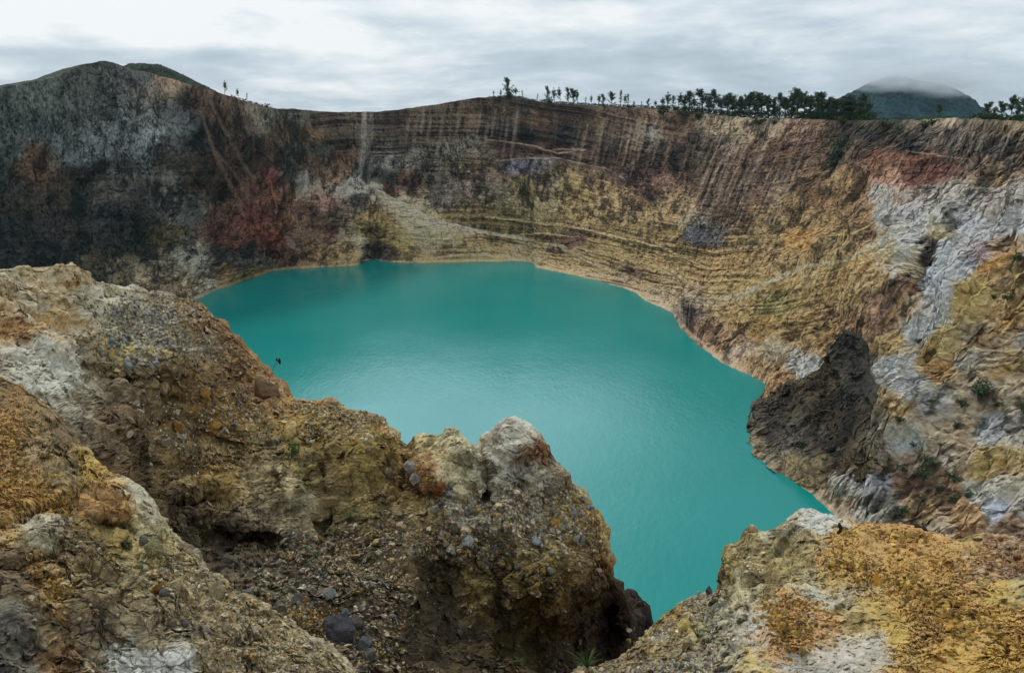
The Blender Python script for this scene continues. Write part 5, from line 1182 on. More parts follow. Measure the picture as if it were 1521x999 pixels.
for x, y, w, k, lab in [
    (1387, 691, 13, 0, 'dark green shrub just right of the largest bush clump on the right slope'), (1370, 708, 24, 1, 'largest dark bush clump low on the right slope'), (1341, 697, 12, 0, 'round dark shrub left of the largest bush clump'),
    (1375, 683, 12, 1, 'dark shrub directly above the largest bush clump'), (1418, 712, 16, 0, 'upright dark shrub right of the largest bush clump'), (1394, 729, 11, 1, 'small dark shrub below the largest bush clump'),
    (1419, 744, 11, 0, 'lowest shrub of the cluster right of the clump, under the upright one'), (1437, 737, 13, 1, 'flat green shrub at the right end of the lower cluster'), (1337, 762, 15, 0, 'dark shrub close above the orange mound, right of the lake corner'),
    (1190, 662, 12, 0, 'green shrub at the foot of the dark outcrop'), (1455, 586, 28, 1, 'wide low bush mat high on the grey right slope'), (1429, 601, 15, 0, 'dark shrub at the left tip of the wide bush mat'), (1421, 634, 11, 1, 'lone shrub below the wide bush mat'),
    (1385, 597, 8, 0, 'tiny dark shrub left of the wide bush mat on pale rock'), (1335, 625, 10, 1, 'tiny shrub right of the dark outcrop on pale rock'), (1357, 662, 8, 0, 'tiny shrub above and left of the largest bush clump'), (1398, 662, 8, 1, 'tiny shrub above the dark shrub pair on the right slope'),
    (1497, 443, 12, 0, 'dark shrub on the yellow-stained right slope near the frame edge'), (1476, 442, 8, 1, 'small shrub left of the one on the yellow-stained slope'), (1515, 386, 15, 0, 'dark shrub at the right frame edge beside ochre streaks'),
    (1349, 411, 10, 1, 'little shrub on the brown gully left of the grey tongue'), (1364, 508, 9, 0, 'little shrub on the pale tongue right of the outcrop neck'), (1518, 607, 12, 0, 'shrub at the right frame edge level with the wide bush mat'), (1480, 603, 10, 1, 'shrub under the right end of the wide bush mat'),
    (1246, 232, 17, 0, 'dark green bush hanging at the foot of the scrubby slope'), (1238, 246, 14, 1, 'lowest dark bush hanging below the scrubby slope'), (1250, 218, 16, 0, 'dark bush in the middle of the scrubby slope'), (1386, 183, 18, 2, 'bright green bush on the rim below the far mountain'), (1372, 187, 14, 2, 'bright green bush just left of the other on the rim'),
    (1250, 182, 18, 2, 'green bush at the top of the scrubby slope'), (1312, 186, 16, 2, 'green bush at the upper edge of the scrubby slope, mid-way'), (1015, 170, 20, 0, 'dark bush drooping over the rim under the airy trees'), (1037, 173, 22, 1, 'wide dark bush spilling over the rim under the airy trees'), (985, 166, 18, 0, 'low bush on the rim at the left of the airy trees'),
    (1128, 182, 20, 0, 'dark bush hanging over the pale rim face'), (1150, 182, 15, 1, 'dark bush on the lip of the pale rim face'), (385, 152, 12, 0, 'rounded bush on the falling rim right of the thin trees'), (396, 157, 9, 1, 'last small bush on the falling rim, before the saddle'),
    (815, 150, 14, 0, 'low bush at the foot of the first sparse trees'), (756, 142, 22, 1, 'bushy undergrowth at the foot of the tall brow tree')]:
    put_bush(x, y + (2 if y < 200 else 0), w, k, lab, 'shrubs on the crater rim' if y < 200 else 'shrubs on the crater slopes')

# low scrub along the crest: one mass nobody could count
V, F = [], []
R_ = random.Random(5)
for x0, x1, n, hgt in [(725, 800, 60, 1.3), (800, 985, 260, 2.4), (975, 1095, 420, 4.5), (1090, 1300, 900, 6.5), (1300, 1470, 60, 1.2), (1440, 1525, 90, 3), (345, 410, 30, 1.5)]:
    for _ in range(n):
        x = R_.uniform(x0, x1); loc, dd = rim_point(x, R_.uniform(1.5, 14 if x > 1090 else 5))
        leaf_quads(V, F, (loc[0], loc[1], loc[2] + hgt * .35), 1.6, hgt * .5, 10, .5, R_)
tag(mk('rim_scrub', V, F, M_LEAF2), kind='stuff')
# sparse scrub on the dark slope
V, F = [], []
for _ in range(420):
    x = R_.uniform(1205, 1345); y = 182 + R_.random() ** 1.3 * (max(8, 62 - abs(x - 1250) * .45))
    h = hit([crater], x, y)
    if h: leaf_quads(V, F, h[1] + Vector((0, 0, .3)), .9, .4, 5, .35, R_)
tag(mk('slope_scrub', V, F, M_LEAF2), kind='stuff')


# ================================================================== STONES
def stone_mesh(seed, sub=3, angular=.5):
    bm = bmesh.new(); bmesh.ops.create_icosphere(bm, subdivisions=sub, radius=1)
    P = np.array([v.co[:] for v in bm.verts])
    R2 = np.random.default_rng(seed)
    # planed facets
    P *= R2.uniform(.8, 1.15, size=3)
    for _ in range(int(8 + angular * 8)):
        n = R2.normal(size=3); n /= np.linalg.norm(n); c = R2.uniform(.42 + .2 * (1 - angular), .8)
        d = P @ n; k = d > c
        P[k] -= np.outer((d[k] - c) * .97, n)
    nz_ = fbm(P * 1.3 + seed, 4, gain=.55)
    P *= (1 + .16 * nz_)[:, None]
    P += P * (fbm(P * 4 + seed, 4, gain=.65) * .07)[:, None]
    for v, p in zip(bm.verts, P): v.co = p
    me = bpy.data.meshes.new('stone'); bm.to_mesh(me); bm.free()
    return me, P


def col_mesh(me, P, hx, hx2, seed):
    m = sm(-.35, .35, fbm(P * 2.4 + seed * 3.1, 5, gain=.8))[:, None]
    c = np.clip((lin(hx) * (1 - m) + lin(hx2) * m) * (1 + .45 * fbm(P * 7 + seed, 3, gain=.8))[:, None] * GAIN_NEAR * WBN * .72, .006, .6)
    at = me.color_attributes.new('Col', 'FLOAT_COLOR', 'POINT'); q = np.ones((len(P), 4), F32); q[:, :3] = c
    at.data.foreach_set('color', q.ravel())
    me.materials.append(M_STONE)


def put_stone(x, y, w, hx, hx2, lab, name='rock', flat=.75, seed=None, ang=.5, sink=.25, grp=None, objs=None, sub=5, rot=None):
    h = hit(objs or [ridge, lobe, mound], x, y)
    if not h: return None
    seed = seed or int(x * 7 + y)
    me, P = stone_mesh(seed, sub, ang)
    col_mesh(me, P, hx, hx2, seed)
    me.name = name
    r = w / 2 / FOC * h[0]
    o = bpy.data.objects.new(name, me); COL.objects.link(o)
    n = h[2]
    if n.dot(Vector(EYE) - h[1]) < 0: n = -n
    o.location = h[1] + n * r * (flat * .75 - sink)
    R3 = random.Random(seed)
    o.rotation_euler = n.to_track_quat('Z', 'Y').to_euler()
    o.rotation_euler.rotate_axis('Z', rot if rot is not None else R3.random() * 6.28)
    o.scale = (r * R3.uniform(.95, 1.1), r * R3.uniform(.75, .95), r * flat)
    return tag(o, lab, 'boulder' if name == 'boulder' else 'stone', grp)


NAMED = [
 (497,946,56,'45454c','2c2b30','large dark grey boulder in the gravel gully between ridge and near lobe','boulder',.85,.3),
 (540,958,30,'55585e','3a3b40','dark grey stone right of the large dark boulder','rock',.8,.6),(553,976,26,'5b5e62','3c3d40','angular grey stone below and right of the large dark boulder','rock',.8,.8),
 (528,926,24,'5c5a5a','3e3b3a','brown-grey stone touching the top right of the large dark boulder','rock',.8,.5),(510,913,17,'5f656c','44474c','small blue-grey stone above the large dark boulder','rock',.8,.6),
 (488,887,34,'8a9092','6c7274','flat pale grey slab above the large dark boulder','rock',.4,.5),(420,903,26,'6b665e','48443f','grey-brown stone at the head of the gully','rock',.8,.7),(443,892,20,'5d5c5c','42403f','grey stone left of the flat pale slab','rock',.8,.6),
 (597,785,20,'a0917e','786a58','rounded tan stone set in the middle of the cliff','rock',.7,.1),(698,808,26,'989ba0','6c6f74','pale blue-grey stone below the left pinnacle','rock',.8,.7),(793,806,20,'7b8189','565a62','blue-grey stone below the right pinnacle','rock',.8,.7),
 (432,646,28,'ab9a6c','7d6c44','cream-tan boulder under the ridge crest, left of the green sprig','boulder',.8,.4),(391,582,44,'6f5843','4a3e34','big angular brown boulder bulging from the ridge edge','boulder',.75,.8),
 (803,664,17,'6e4a34','4d3626','rust-brown stone set in the shoulder of the right pinnacle','rock',.7,.2),(655,727,24,'7a4c22','4e3018','rust stone hanging on the cliff left of the notch','rock',.8,.3),(612,692,24,'8f8d8f','5f5c5c','grey angular stone beside the rust patch, upper one','rock',.8,.6),
 (618,712,19,'7a7876','504c4a','grey stone beside the rust patch, lower one','rock',.8,.5),(786,713,22,'a39e92','7a756a','rounded pale knob-like stone on the right pinnacle','rock',.8,.1),(683,734,26,'9d9681','726a54','rounded cream stone on the left pinnacle face','rock',.7,.1),
 (320,635,24,'9a7434','66502c','orange stone at the overhang on the ridge face','rock',.8,.6),(263,635,20,'8f6a34','604a2c','orange-brown stone left of the overhang stones','rock',.8,.7),(371,632,22,'9d8a62','6c5c40','tan stone pair, right one, below the brown boulder','rock',.8,.4),(357,637,14,'a08c66','705f44','small tan stone left of the tan stone below the brown boulder','rock',.8,.3),
 (303,586,20,'97763c','66502c','ochre block under the ridge crest gravel','rock',.8,.7),(245,656,17,'7d746a','564e46','grey stone on the dark ridge face','rock',.7,.6),(193,625,12,'9b9184','6f665b','small pale stone on the left part of the ridge face','rock',.8,.4),
 (316,459,20,'a39087','7b6a62','pinkish block on the ridge tip where it meets the lake','rock',.9,.7),(188,543,17,'7f858b','5f646a','blue-grey slab in the gravel below the yellow dust, left','rock',.6,.6),(229,541,15,'7b8086','5a5e64','blue-grey stone in the gravel below the yellow dust, right','rock',.7,.6),
 (167,508,12,'6e7883','4e565f','slate-blue pebble beside the yellow dust patch','rock',.7,.4),(302,520,18,'80807f','5c5b59','grey slab at the right edge of the crest gravel','rock',.5,.6),(154,538,14,'97917f','6f6a5b','pale stone left of the blue-grey slabs','rock',.7,.5),
 (245,880,20,'5f6064','434347','round dark grey stone on the near lobe','rock',.8,.2),(232,872,18,'8a6026','5e421f','rust stone beside the round dark stone','rock',.7,.8),(263,868,20,'b3a48a','8a7658','cream stone right of the round dark stone','rock',.7,.6),(274,877,30,'8c8268','645b47','large buff stone on the near lobe crest','rock',.6,.4),
 (320,884,36,'9c927a','70674f','long buff slab on the near lobe crest','rock',.4,.5),(329,872,14,'b3ada4','8a8278','whitish stone above the long buff slab','rock',.8,.6),(306,938,15,'84868a','606266','small grey stone on the lower near lobe','rock',.7,.4),(275,928,12,'5f6063','434446','small dark stone on the lower near lobe','rock',.8,.4),
 (230,820,32,'8d8660','5f5940','grey-olive boulder set in the near lobe below the orange patch','boulder',.8,.2),(211,806,15,'6a6a66','464642','dark grey stone above the grey-olive boulder','rock',.9,.3),(185,808,12,'6a6c6c','474848','dark grey stone left of the grey-olive boulder','rock',.9,.3),
 (372,880,20,'6d6d6c','4b4a49','grey stone on the slope beside the dry tuft','rock',.8,.5),(1016,888,22,'a2742c','6c4c20','orange block perched on the lip of the lower right shelf','rock',.9,.9),(1056,880,24,'4a4d54','303238','dark slate stone beside the block wall of the right mound','rock',.5,.8),
 (1015,935,30,'b3a268','857645','yellow-cream boulder on the lower right shelf','boulder',.8,.4),(1026,955,28,'8a8168','625b48','dull buff boulder under the yellow-cream one','boulder',.7,.2),(1119,787,15,'8f7458','62503e','brown knob on the left shoulder of the right mound','rock',1.1,.3),
 (1305,868,30,'b98c3c','8c6a30','broad golden flake in the middle of the right mound','rock',.3,.5),(1290,798,34,'b89a68','94784a','broad pale orange flake near the mound top','rock',.25,.3),(1395,832,30,'b58a4c','8f6c3a','broad orange flake on the right flank of the mound','rock',.25,.4),
 (664,641,8,'b9b5a8','8f8a7c','small pale stone on the tip of the left pinnacle','rock',.9,.5),(417,580,12,'a39a8a','776e60','small pale stone on the ridge edge beside the brown boulder','rock',.9,.6),(428,588,15,'9a7238','6a4e28','orange stone on the ridge crest right of the brown boulder','rock',.8,.6),(498,602,16,'8d8270','625a4c','grey-tan stone on the crest of the ridge middle','rock',.8,.7),
 (575,705,22,'6c5f4c','4b4236','dark brown stone on the olive cliff face','rock',.7,.4),(545,668,15,'877a58','5f553c','small olive-tan stone on the cliff below the crest','rock',.7,.5),(875,752,15,'6d747c','4c5158','blue-grey stone on the right shoulder of the ridge','rock',.8,.7),
 (822,775,18,'a27c3c','6c5228','orange stone amid the gravel right of the pinnacles','rock',.8,.8),(850,765,14,'737a83','50555c','slate stone right of the orange one below the pinnacle','rock',.8,.7),
]
for it in NAMED:
    x, y, w, h1, h2, lab, nm, fl_, an = it
    put_stone(x, y, w, h1, h2, lab, nm, fl_, None, an)

# loose stones one could count, by area; those of one area look alike
AREAS = [
 ('small grey and white stone lying in the gravel on top of the left ridge', 'stones in the gravel on the left ridge', (140, 290, 440, 545), 70, (5, 10), ('8f9296', '7b7d80', 'b3b1ab', '6a6e74'), (.6, .8)),
 ('small tan or grey stone stuck in the brown face of the left ridge', 'stones in the face of the left ridge', (180, 420, 560, 740), 46, (5, 12), ('9a8a6c', '8c8478', '9a7440', 'b0a894'), (.6, .8)),
 ('small stone among the gravel along the middle crest of the ridge', 'stones along the ridge crest', (430, 590, 602, 680), 40, (5, 10), ('a39a80', '8a8a88', '97783c', 'bdb8aa'), (.6, .9)),
 ('grey or orange stone in the stony band under the two pinnacles', 'stones under the pinnacles', (640, 900, 735, 850), 70, (6, 15), ('6f757d', '8c6a34', '8c867c', '5a5e64', 'a39a88'), (.6, .9)),
 ('small stone on the gravel floor of the gully', 'stones in the gully', (420, 600, 800, 995), 60, (5, 13), ('6a6c70', '55575b', '8c8272', '7a5a30'), (.6, .9)),
 ('small pale or tan stone on the near lobe', 'stones on the near lobe', (150, 480, 780, 995), 50, (5, 13), ('a89c84', 'b8b0a0', '857a66', '8f6c38'), (.5, .9)),
 ('small reddish-brown stone in the stony corner at the right of the mound', 'stones at the right corner', (1420, 1521, 798, 860), 40, (5, 11), ('8a6a4c', '7a5444', 'a08a70', '9c8c78'), (.6, .9)),
 ('small whitish stone on the lower right shelf', 'stones on the lower shelf', (930, 1080, 890, 999), 46, (5, 13), ('b0aa9c', '8d8a80', 'a08a5c', '6d6c6a'), (.6, .9)),
]
R_ = random.Random(21)
smesh = {}
for lab, grp, (x0, x1, y0, y1), n, (w0, w1), cols, (f0, f1_) in AREAS:
    for i in range(n):
        x, y = R_.uniform(x0, x1), R_.uniform(y0, y1)
        h = hit([ridge, lobe, mound], x, y)
        if not h or h[0] > 40: continue
        if 'ridge' in grp or 'gully' in grp or 'pinn' in grp:
            if h[3] is not ridge: continue
        elif 'lobe' in grp and h[3] is not lobe: continue
        w = w0 + (w1 - w0) * R_.random() ** 2
        key = (R_.randrange(5), R_.choice(cols))
        if key not in smesh:
            me, P = stone_mesh(100 + key[0], 2, .6); c2_ = '%06x' % (sum(int(int(key[1][k:k + 2], 16) * .7) << (16 - 8 * (k // 2)) for k in (0, 2, 4)))
            col_mesh(me, P, key[1], c2_, key[0]); smesh[key] = me
        o = bpy.data.objects.new('pebble', smesh[key]); COL.objects.link(o)
        r = w / 2 / FOC * h[0]; nn_ = h[2] if h[2].dot(Vector(EYE) - h[1]) > 0 else -h[2]
        o.location = h[1] + nn_ * r * .12; o.rotation_euler = (R_.random() * 6, R_.random() * 6, R_.random() * 6)
        o.scale = (r * R_.uniform(.9, 1.3), r, r * R_.uniform(f0, f1_))
        tag(o, lab, 'stone', grp)

# gravel nobody could count
def gravel(name, zones, seed, objs, flaky=False):
    base = []
    for k in range(4):
        bm = bmesh.new(); bmesh.ops.create_icosphere(bm, subdivisions=1, radius=1)
        rr = random.Random(k)
        P = np.array([v.co[:] for v in bm.verts]) * np.array([[1, .8, .65 if not flaky else .28]]) * (1 + np.array([[rr.uniform(-.36, .36)] for _ in bm.verts]))
        base.append((P, np.array([[v.index for v in f.verts] for f in bm.faces]))); bm.free()
    VV, TT, CC = [], [], []; off = 0
    R_ = random.Random(seed)
    for (x0, y0, x1, y1, spread, n, w0, w1, cols) in zones:
        cl = [lin(c) for c in cols]
        for _ in range(int(n * (.5 if flaky else .6))):
            t = R_.random(); a = R_.random() * 6.28; rr = spread * min(2.4, abs(R_.gauss(0, .75)))
            x = x0 + (x1 - x0) * t + math.cos(a) * rr; y = y0 + (y1 - y0) * t + math.sin(a) * rr * .7
            h = hit(objs, x, y)
            if not h or h[0] > 40: continue
            r = (w0 + (w1 - w0) * R_.random() ** 2.5) / 2 / FOC * h[0]
            P, Tt = base[R_.randrange(4)]
            nn_ = h[2] if h[2].dot(Vector(EYE) - h[1]) > 0 else -h[2]
            if flaky:
                M = (nn_ + Vector((R_.gauss(0, .35), R_.gauss(0, .35), R_.gauss(0, .35)))).to_track_quat('Z', 'Y').to_matrix() @ __import__('mathutils').Matrix.Rotation(R_.random() * 6.28, 3, 'Z')
            else: M = __import__('mathutils').Euler((R_.random() * 6, R_.random() * 6, R_.random() * 6)).to_matrix()
            q = np.array(M)
            VV.append(P @ q.T * r + np.array(h[1] + nn_ * r * (.12 if flaky else .2))); TT.append(Tt + off); off += len(P)
            c = cl[R_.randrange(len(cl))] * R_.uniform(.5, 1.05) * GAIN_NEAR * WBN * .8
            CC.append(np.repeat(c[None], len(P), 0))
    o = mesh_obj(name, np.concatenate(VV), None, M_STONE, np.concatenate(CC), False, tris=np.concatenate(TT))
    return tag(o, kind='stuff')


GREY = ('8f9092', '77797c', 'a9a69d', '5f6266', '8d8468'); MIX = ('8c8676', '9a7a44', '6f6b62', 'b0a890', '7a5c30'); RUST = ('94763c', '846838', '705a30', '9f8548', '604e2c'); DARK = ('55565a', '6a6864', '46464a', '7a6648'); PALE = ('a89e88', 'bcb4a2', '8f856c', '9a7e4c')
gravel('gravel', [(170,460,260,470,34,1300,2,6,GREY),(160,500,280,520,30,900,2,6,GREY),(240,450,310,470,18,350,2,6,MIX),(330,500,410,590,16,250,2,6,MIX),(300,600,400,640,30,350,2,7,MIX),(430,600,570,625,14,900,2,6,MIX),(440,640,590,650,20,500,2,6,PALE),
  (200,600,300,700,60,500,2,5,MIX),(640,745,880,790,26,1500,2,8,MIX + GREY),(560,790,760,820,24,900,2,7,MIX + DARK),(840,730,890,810,14,500,2,7,MIX + GREY),(430,820,560,860,34,900,2,6,DARK + MIX),(430,900,570,970,34,1100,2,7,DARK + MIX),(450,910,480,930,18,400,2,5,RUST),
  (600,670,650,720,12,200,2,6,RUST),(500,830,620,860,30,300,2,5,MIX)], 3, [ridge])
gravel('lobe_gravel', [(250,850,450,970,24,1500,2,7,PALE),(300,960,440,990,30,900,2,6,PALE),(60,850,100,890,26,350,2,7,RUST),(200,820,250,870,22,200,2,6,MIX),(100,800,300,900,70,400,2,5,PALE)], 4, [lobe])
gravel('lobe_chips', [(10,600,30,760,26,500,3,11,RUST),(40,720,100,760,26,320,3,10,RUST)], 6, [lobe], True)
gravel('rust_chips', [(1150,900,1180,950,30,700,4,12,RUST),(1190,890,1200,960,34,350,4,11,RUST),(1230,900,1260,960,22,60,4,10,RUST),(1250,790,1380,800,16,500,4,13,RUST + ('b59a5c',)),(1240,830,1330,870,30,600,4,12,RUST + ('a58a50',)),(1340,850,1440,950,30,900,4,13,RUST + ('a58a50', '8a6a34')),
  (1400,880,1510,960,24,500,4,12,RUST + ('b08f48',)),(1430,820,1521,840,18,900,2,8,('8a6a4c', '7a5444', 'a08a70', '9c7c48')),(1380,820,1480,880,14,300,3,9,RUST),(1085,820,1130,850,20,150,3,7,PALE),
  (960,960,1060,900,18,900,2,8,PALE + GREY),(880,1000,1040,985,10,700,3,10,PALE + GREY),(1050,960,1090,940,16,200,2,6,PALE)], 5, [mound], True)

# ================================================================== PLANTS NEARBY
def blades(root, n, h, w, seed, mat, droop=.5, name='blades'):
    R_ = random.Random(seed); V, F = [], []
    for _ in range(n):
        a = R_.random() * 6.28; L_ = h * R_.uniform(.5, 1.1); o_ = R_.uniform(.25, droop + .35)
        s = Vector((-math.sin(a), math.cos(a), 0)) * w; d = Vector((math.cos(a), math.sin(a), 0))
        b0 = len(V)
        for t in (0, .35, .7, 1):
            p = d * (L_ * o_ * t ** 1.4) + Vector((0, 0, L_ * (t - .45 * o_ * t * t)))
            ww = (1 - t) ** .6
            V += [p - s * ww, p + s * ww]
        for k in range(3): F.append((b0 + 2 * k, b0 + 2 * k + 1, b0 + 2 * k + 3, b0 + 2 * k + 2))
    return mk(name, V, F, mat, root)


for i, (x, y, hp, mat, lab) in enumerate([
    (520, 772, 26, M_GRASS, 'green grass tuft on the cliff ledge above the gully'), (497, 794, 18, M_GRASS, 'small green tuft below and left of the ledge tuft'), (470, 828, 24, M_GRASS, 'grass tuft on the gravel right of the cave'),
    (768, 915, 30, M_GRASS, 'drooping dark tuft on the lower cliff face'), (771, 985, 18, M_GRASS, 'low tuft at the bottom edge of the cliff'), (523, 945, 22, M_GRASS, 'bright green tuft growing between the dark boulders'),
    (560, 942, 24, M_DRY, 'yellowish grass tuft right of the dark boulders'), (872, 990, 36, M_GRASS, 'long-bladed tuft near the bottom of the gap'), (384, 884, 22, M_DRY, 'dry tuft on the gravel at the foot of the near lobe'), (1036, 944, 24, M_GRASS, 'grass tuft behind the yellow-cream boulder')]):
    h = hit([ridge, lobe, mound], x, y)
    if not h: continue
    root = empty('grass_tuft', h[1] - Vector((0, 0, .02))); hh_ = hp / FOC * h[0]
    blades(root, 30, hh_, hh_ * .022, i + 50, mat, .6)
    tag(root, lab, 'grass tuft', 'grass tufts on the near rocks')
h = hit([ridge], 438, 676)
if h:
    root = empty('leafy_sprig', h[1]); V, F = [], []
    leaf_quads(V, F, (0, 0, .16), .14, .22, 60, .05, random.Random(3)); mk('leaves', V, F, M_BRIGHT, root)
    V, F = [], []; tube(V, F, [(0, 0, -.1), (.02, 0, .15), (0, .02, .32)], [.012, .009, .005], 5); mk('stem', V, F, M_DRY, root)
    tag(root, 'small bright leafy sprig right of the cream-tan boulder', 'plant')
# dry stalk standing over the lake with two dark seed heads
h = hit([ridge], 398, 572)
if h:
    r0 = h[0]; root = empty('dry_stalk', h[1]); b0 = Vector(EYE)
    def rel(x, y): return Vector(EYE + ray(x, y) * r0) - h[1]
    V, F = [], []
    tube(V, F, [rel(398, 572), rel(401, 560), rel(407, 545), rel(414, 535)], [.010, .008, .006, .004], 5)
    tube(V, F, [rel(404, 552), rel(408, 541), rel(411, 536)], [.006, .005, .003], 5)
    mk('stem', V, F, M_DRY, root)
    for (x, y, s_) in ((411, 534, .045), (415, 536, .075)):
        V, F = [], []
        bm = bmesh.new(); bmesh.ops.create_icosphere(bm, subdivisions=2, radius=1)
        for v in bm.verts:
            v.co = Vector((v.co.x * s_ * .6, v.co.y * s_ * .5, v.co.z * s_ * 1.3 * (1 + .3 * v.co.x))) + rel(x, y)
        me = bpy.data.meshes.new('seed_head'); bm.to_mesh(me); bm.free(); me.materials.append(M_CHAR)
        o = bpy.data.objects.new('seed_head', me); COL.objects.link(o); o.parent = root
    tag(root, 'thin dry stalk with two dark seed heads against the lake', 'plant')
for (x, y, dx, dy, w, lab) in [(1245, 792, 2, -16, 5, 'short black charred stub standing on the mound top'), (1358, 780, 22, 9, 5, 'black charred stick lying behind the mound crest'), (1252, 830, 8, 14, 1.6, 'thin dark twig lying on the mound')]:
    h = hit([mound], x, y)
    if not h: h = hit([mound], x, y + 8)
    if not h: continue
    r0 = h[0] - .02; V, F = [], []; rad = w / 2 / FOC * r0
    a = Vector(EYE + ray(x, y) * r0) - h[1]; c = Vector(EYE + ray(x + dx, y + dy) * (r0 - .02)) - h[1]; md = (a + c) / 2 + Vector((rad, 0, rad * .5))
    tube(V, F, [a, (a + md) / 2 + Vector((rad * .4, 0, 0)), md, (md + c) / 2 - Vector((rad * .5, 0, 0)), c], [rad * 1.1, rad * .8, rad * 1.15, rad * .9, rad * .5], 8)
    F.append(tuple(range(7, -1, -1))); F.append(tuple(range(32, 40)))
    o = mk('charred_branch', V, F, M_CHAR, None, True); o.location = h[1]
    tag(o, lab, 'branch')

# ================================================================== AIR
def box(name, x0, x1, y0, y1, z0, z1, mat):
    V = [(x, y, z) for z in (z0, z1) for y in (y0, y1) for x in (x0, x1)]
    F = [(0, 2, 3, 1), (4, 5, 7, 6), (0, 1, 5, 4), (2, 6, 7, 3), (0, 4, 6, 2), (1, 3, 7, 5)]
    return mk(name, V, F, mat)


def volume_mat(name, color, dens, noise=None):
    m = bpy.data.materials.new(name); m.use_nodes = True; nt = m.node_tree; nt.nodes.clear()
    out = nt.nodes.new('ShaderNodeOutputMaterial'); v = nt.nodes.new('ShaderNodeVolumePrincipled')
    v.inputs['Color'].default_value = (*color, 1); v.inputs['Density'].default_value = dens
    nt.links.new(v.outputs[0], out.inputs['Volume'])
    if noise:
        tc = nt.nodes.new('ShaderNodeTexCoord'); n = nt.nodes.new('ShaderNodeTexNoise'); n.inputs['Scale'].default_value = noise; n.inputs['Detail'].default_value = 4
        nt.links.new(tc.outputs['Object'], n.inputs['Vector'])
        ln = nt.nodes.new('ShaderNodeVectorMath'); ln.operation = 'LENGTH'; nt.links.new(tc.outputs['Object'], ln.inputs[0])
        fo = nt.nodes.new('ShaderNodeMapRange'); fo.inputs['From Min'].default_value = .35; fo.inputs['From Max'].default_value = 1.0; fo.inputs['To Min'].default_value = 1; fo.inputs['To Max'].default_value = 0
        nt.links.new(ln.outputs['Value'], fo.inputs['Value'])
        mr = nt.nodes.new('ShaderNodeMapRange'); mr.inputs['From Min'].default_value = .38; mr.inputs['From Max'].default_value = .62; mr.inputs['To Min'].default_value = 0; mr.inputs['To Max'].default_value = dens
        nt.links.new(n.outputs['Fac'], mr.inputs['Value'])
        mu = nt.nodes.new('ShaderNodeMath'); mu.operation = 'MULTIPLY'
        nt.links.new(mr.outputs[0], mu.inputs[0]); nt.links.new(fo.outputs[0], mu.inputs[1]); nt.links.new(mu.outputs[0], v.inputs['Density'])
        v.inputs['Anisotropy'].default_value = .2
    return m


HAZE = 0.000016
if HAZE > 0:
    tag(box('haze', -5600, 5600, -5600, 6200, -70, 420, volume_mat('haze_air', (.62, .80, .95), HAZE)), kind='stuff')
# cloud cap dragging over the mountain
for (x, y, D, rx, rz, dens) in [(1350, 113, 3050, 250, 62, .013), (1415, 126, 3050, 170, 48, .011)]:
    bm = bmesh.new(); bmesh.ops.create_icosphere(bm, subdivisions=4, radius=1)
    me = bpy.data.meshes.new('mist'); bm.to_mesh(me); bm.free(); me.materials.append(volume_mat('mist_air', (.93, .95, .97), dens, 2.2))
    o = bpy.data.objects.new('mist', me); COL.objects.link(o); o.location = at_range(x, y, D); o.scale = (rx, 260, rz)
    tag(o, kind='stuff')

# ================================================================== SKY, SUN, CAMERA
w = bpy.data.worlds.new('World'); S.world = w; w.use_nodes = True
nt = w.node_tree; nt.nodes.clear(); L = nt.links.new
out = nt.nodes.new('ShaderNodeOutputWorld'); bg = nt.nodes.new('ShaderNodeBackground')
SUN_EL, SUN_AZ = math.radians(44), math.radians(-38)   # azimuth from +Y towards +X
sky = nt.nodes.new('ShaderNodeTexSky'); sky.sky_type = 'NISHITA'; sky.sun_disc = False
sky.sun_elevation = SUN_EL; sky.sun_rotation = SUN_AZ
bgs = nt.nodes.new('ShaderNodeBackground'); bgs.inputs['Strength'].default_value = .08
L(sky.outputs[0], bgs.inputs['Color'])
tc = nt.nodes.new('ShaderNodeTexCoord'); sp = nt.nodes.new('ShaderNodeSeparateXYZ'); L(tc.outputs['Generated'], sp.inputs[0])


def math_node(op, a, b=None, c=None, clamp=False):
    n = nt.nodes.new('ShaderNodeMath'); n.operation = op; n.use_clamp = clamp
    for i, v in enumerate((a, b, c)):
        if v is None: continue
        if isinstance(v, (int, float)): n.inputs[i].default_value = v
        else: L(v, n.inputs[i])
    return n.outputs[0]


def maprange(v, a, b, c, d, smooth=True):
    n = nt.nodes.new('ShaderNodeMapRange'); n.interpolation_type = 'SMOOTHSTEP' if smooth else 'LINEAR'
    L(v, n.inputs['Value'])
    for k, x in zip(('From Min', 'From Max', 'To Min', 'To Max'), (a, b, c, d)): n.inputs[k].default_value = x
    return n.outputs[0]


# cloud sheet: look-up on a layer overhead, flattened so it stays fine near the horizon
zz = math_node('ADD', sp.outputs['Z'], .17)
cx_ = math_node('DIVIDE', sp.outputs['X'], zz); cy_ = math_node('DIVIDE', sp.outputs['Y'], zz)
cmb = nt.nodes.new('ShaderNodeCombineXYZ'); L(cx_, cmb.inputs[0]); L(cy_, cmb.inputs[1]); cmb.inputs[2].default_value = 3.7
def noise(scale, detail, rough, vec, dist=0.0):
    n = nt.nodes.new('ShaderNodeTexNoise'); n.inputs['Scale'].default_value = scale; n.inputs['Detail'].default_value = detail
    n.inputs['Roughness'].default_value = rough; n.inputs['Distortion'].default_value = dist; L(vec, n.inputs['Vector']); return n.outputs['Fac']
nA = noise(.7, 8, .55, cmb.outputs[0], .35)
nB = noise(2.6, 7, .6, cmb.outputs[0], .2)
cv = math_node('ADD', math_node('MULTIPLY', nA, .65), math_node('MULTIPLY', nB, .35))
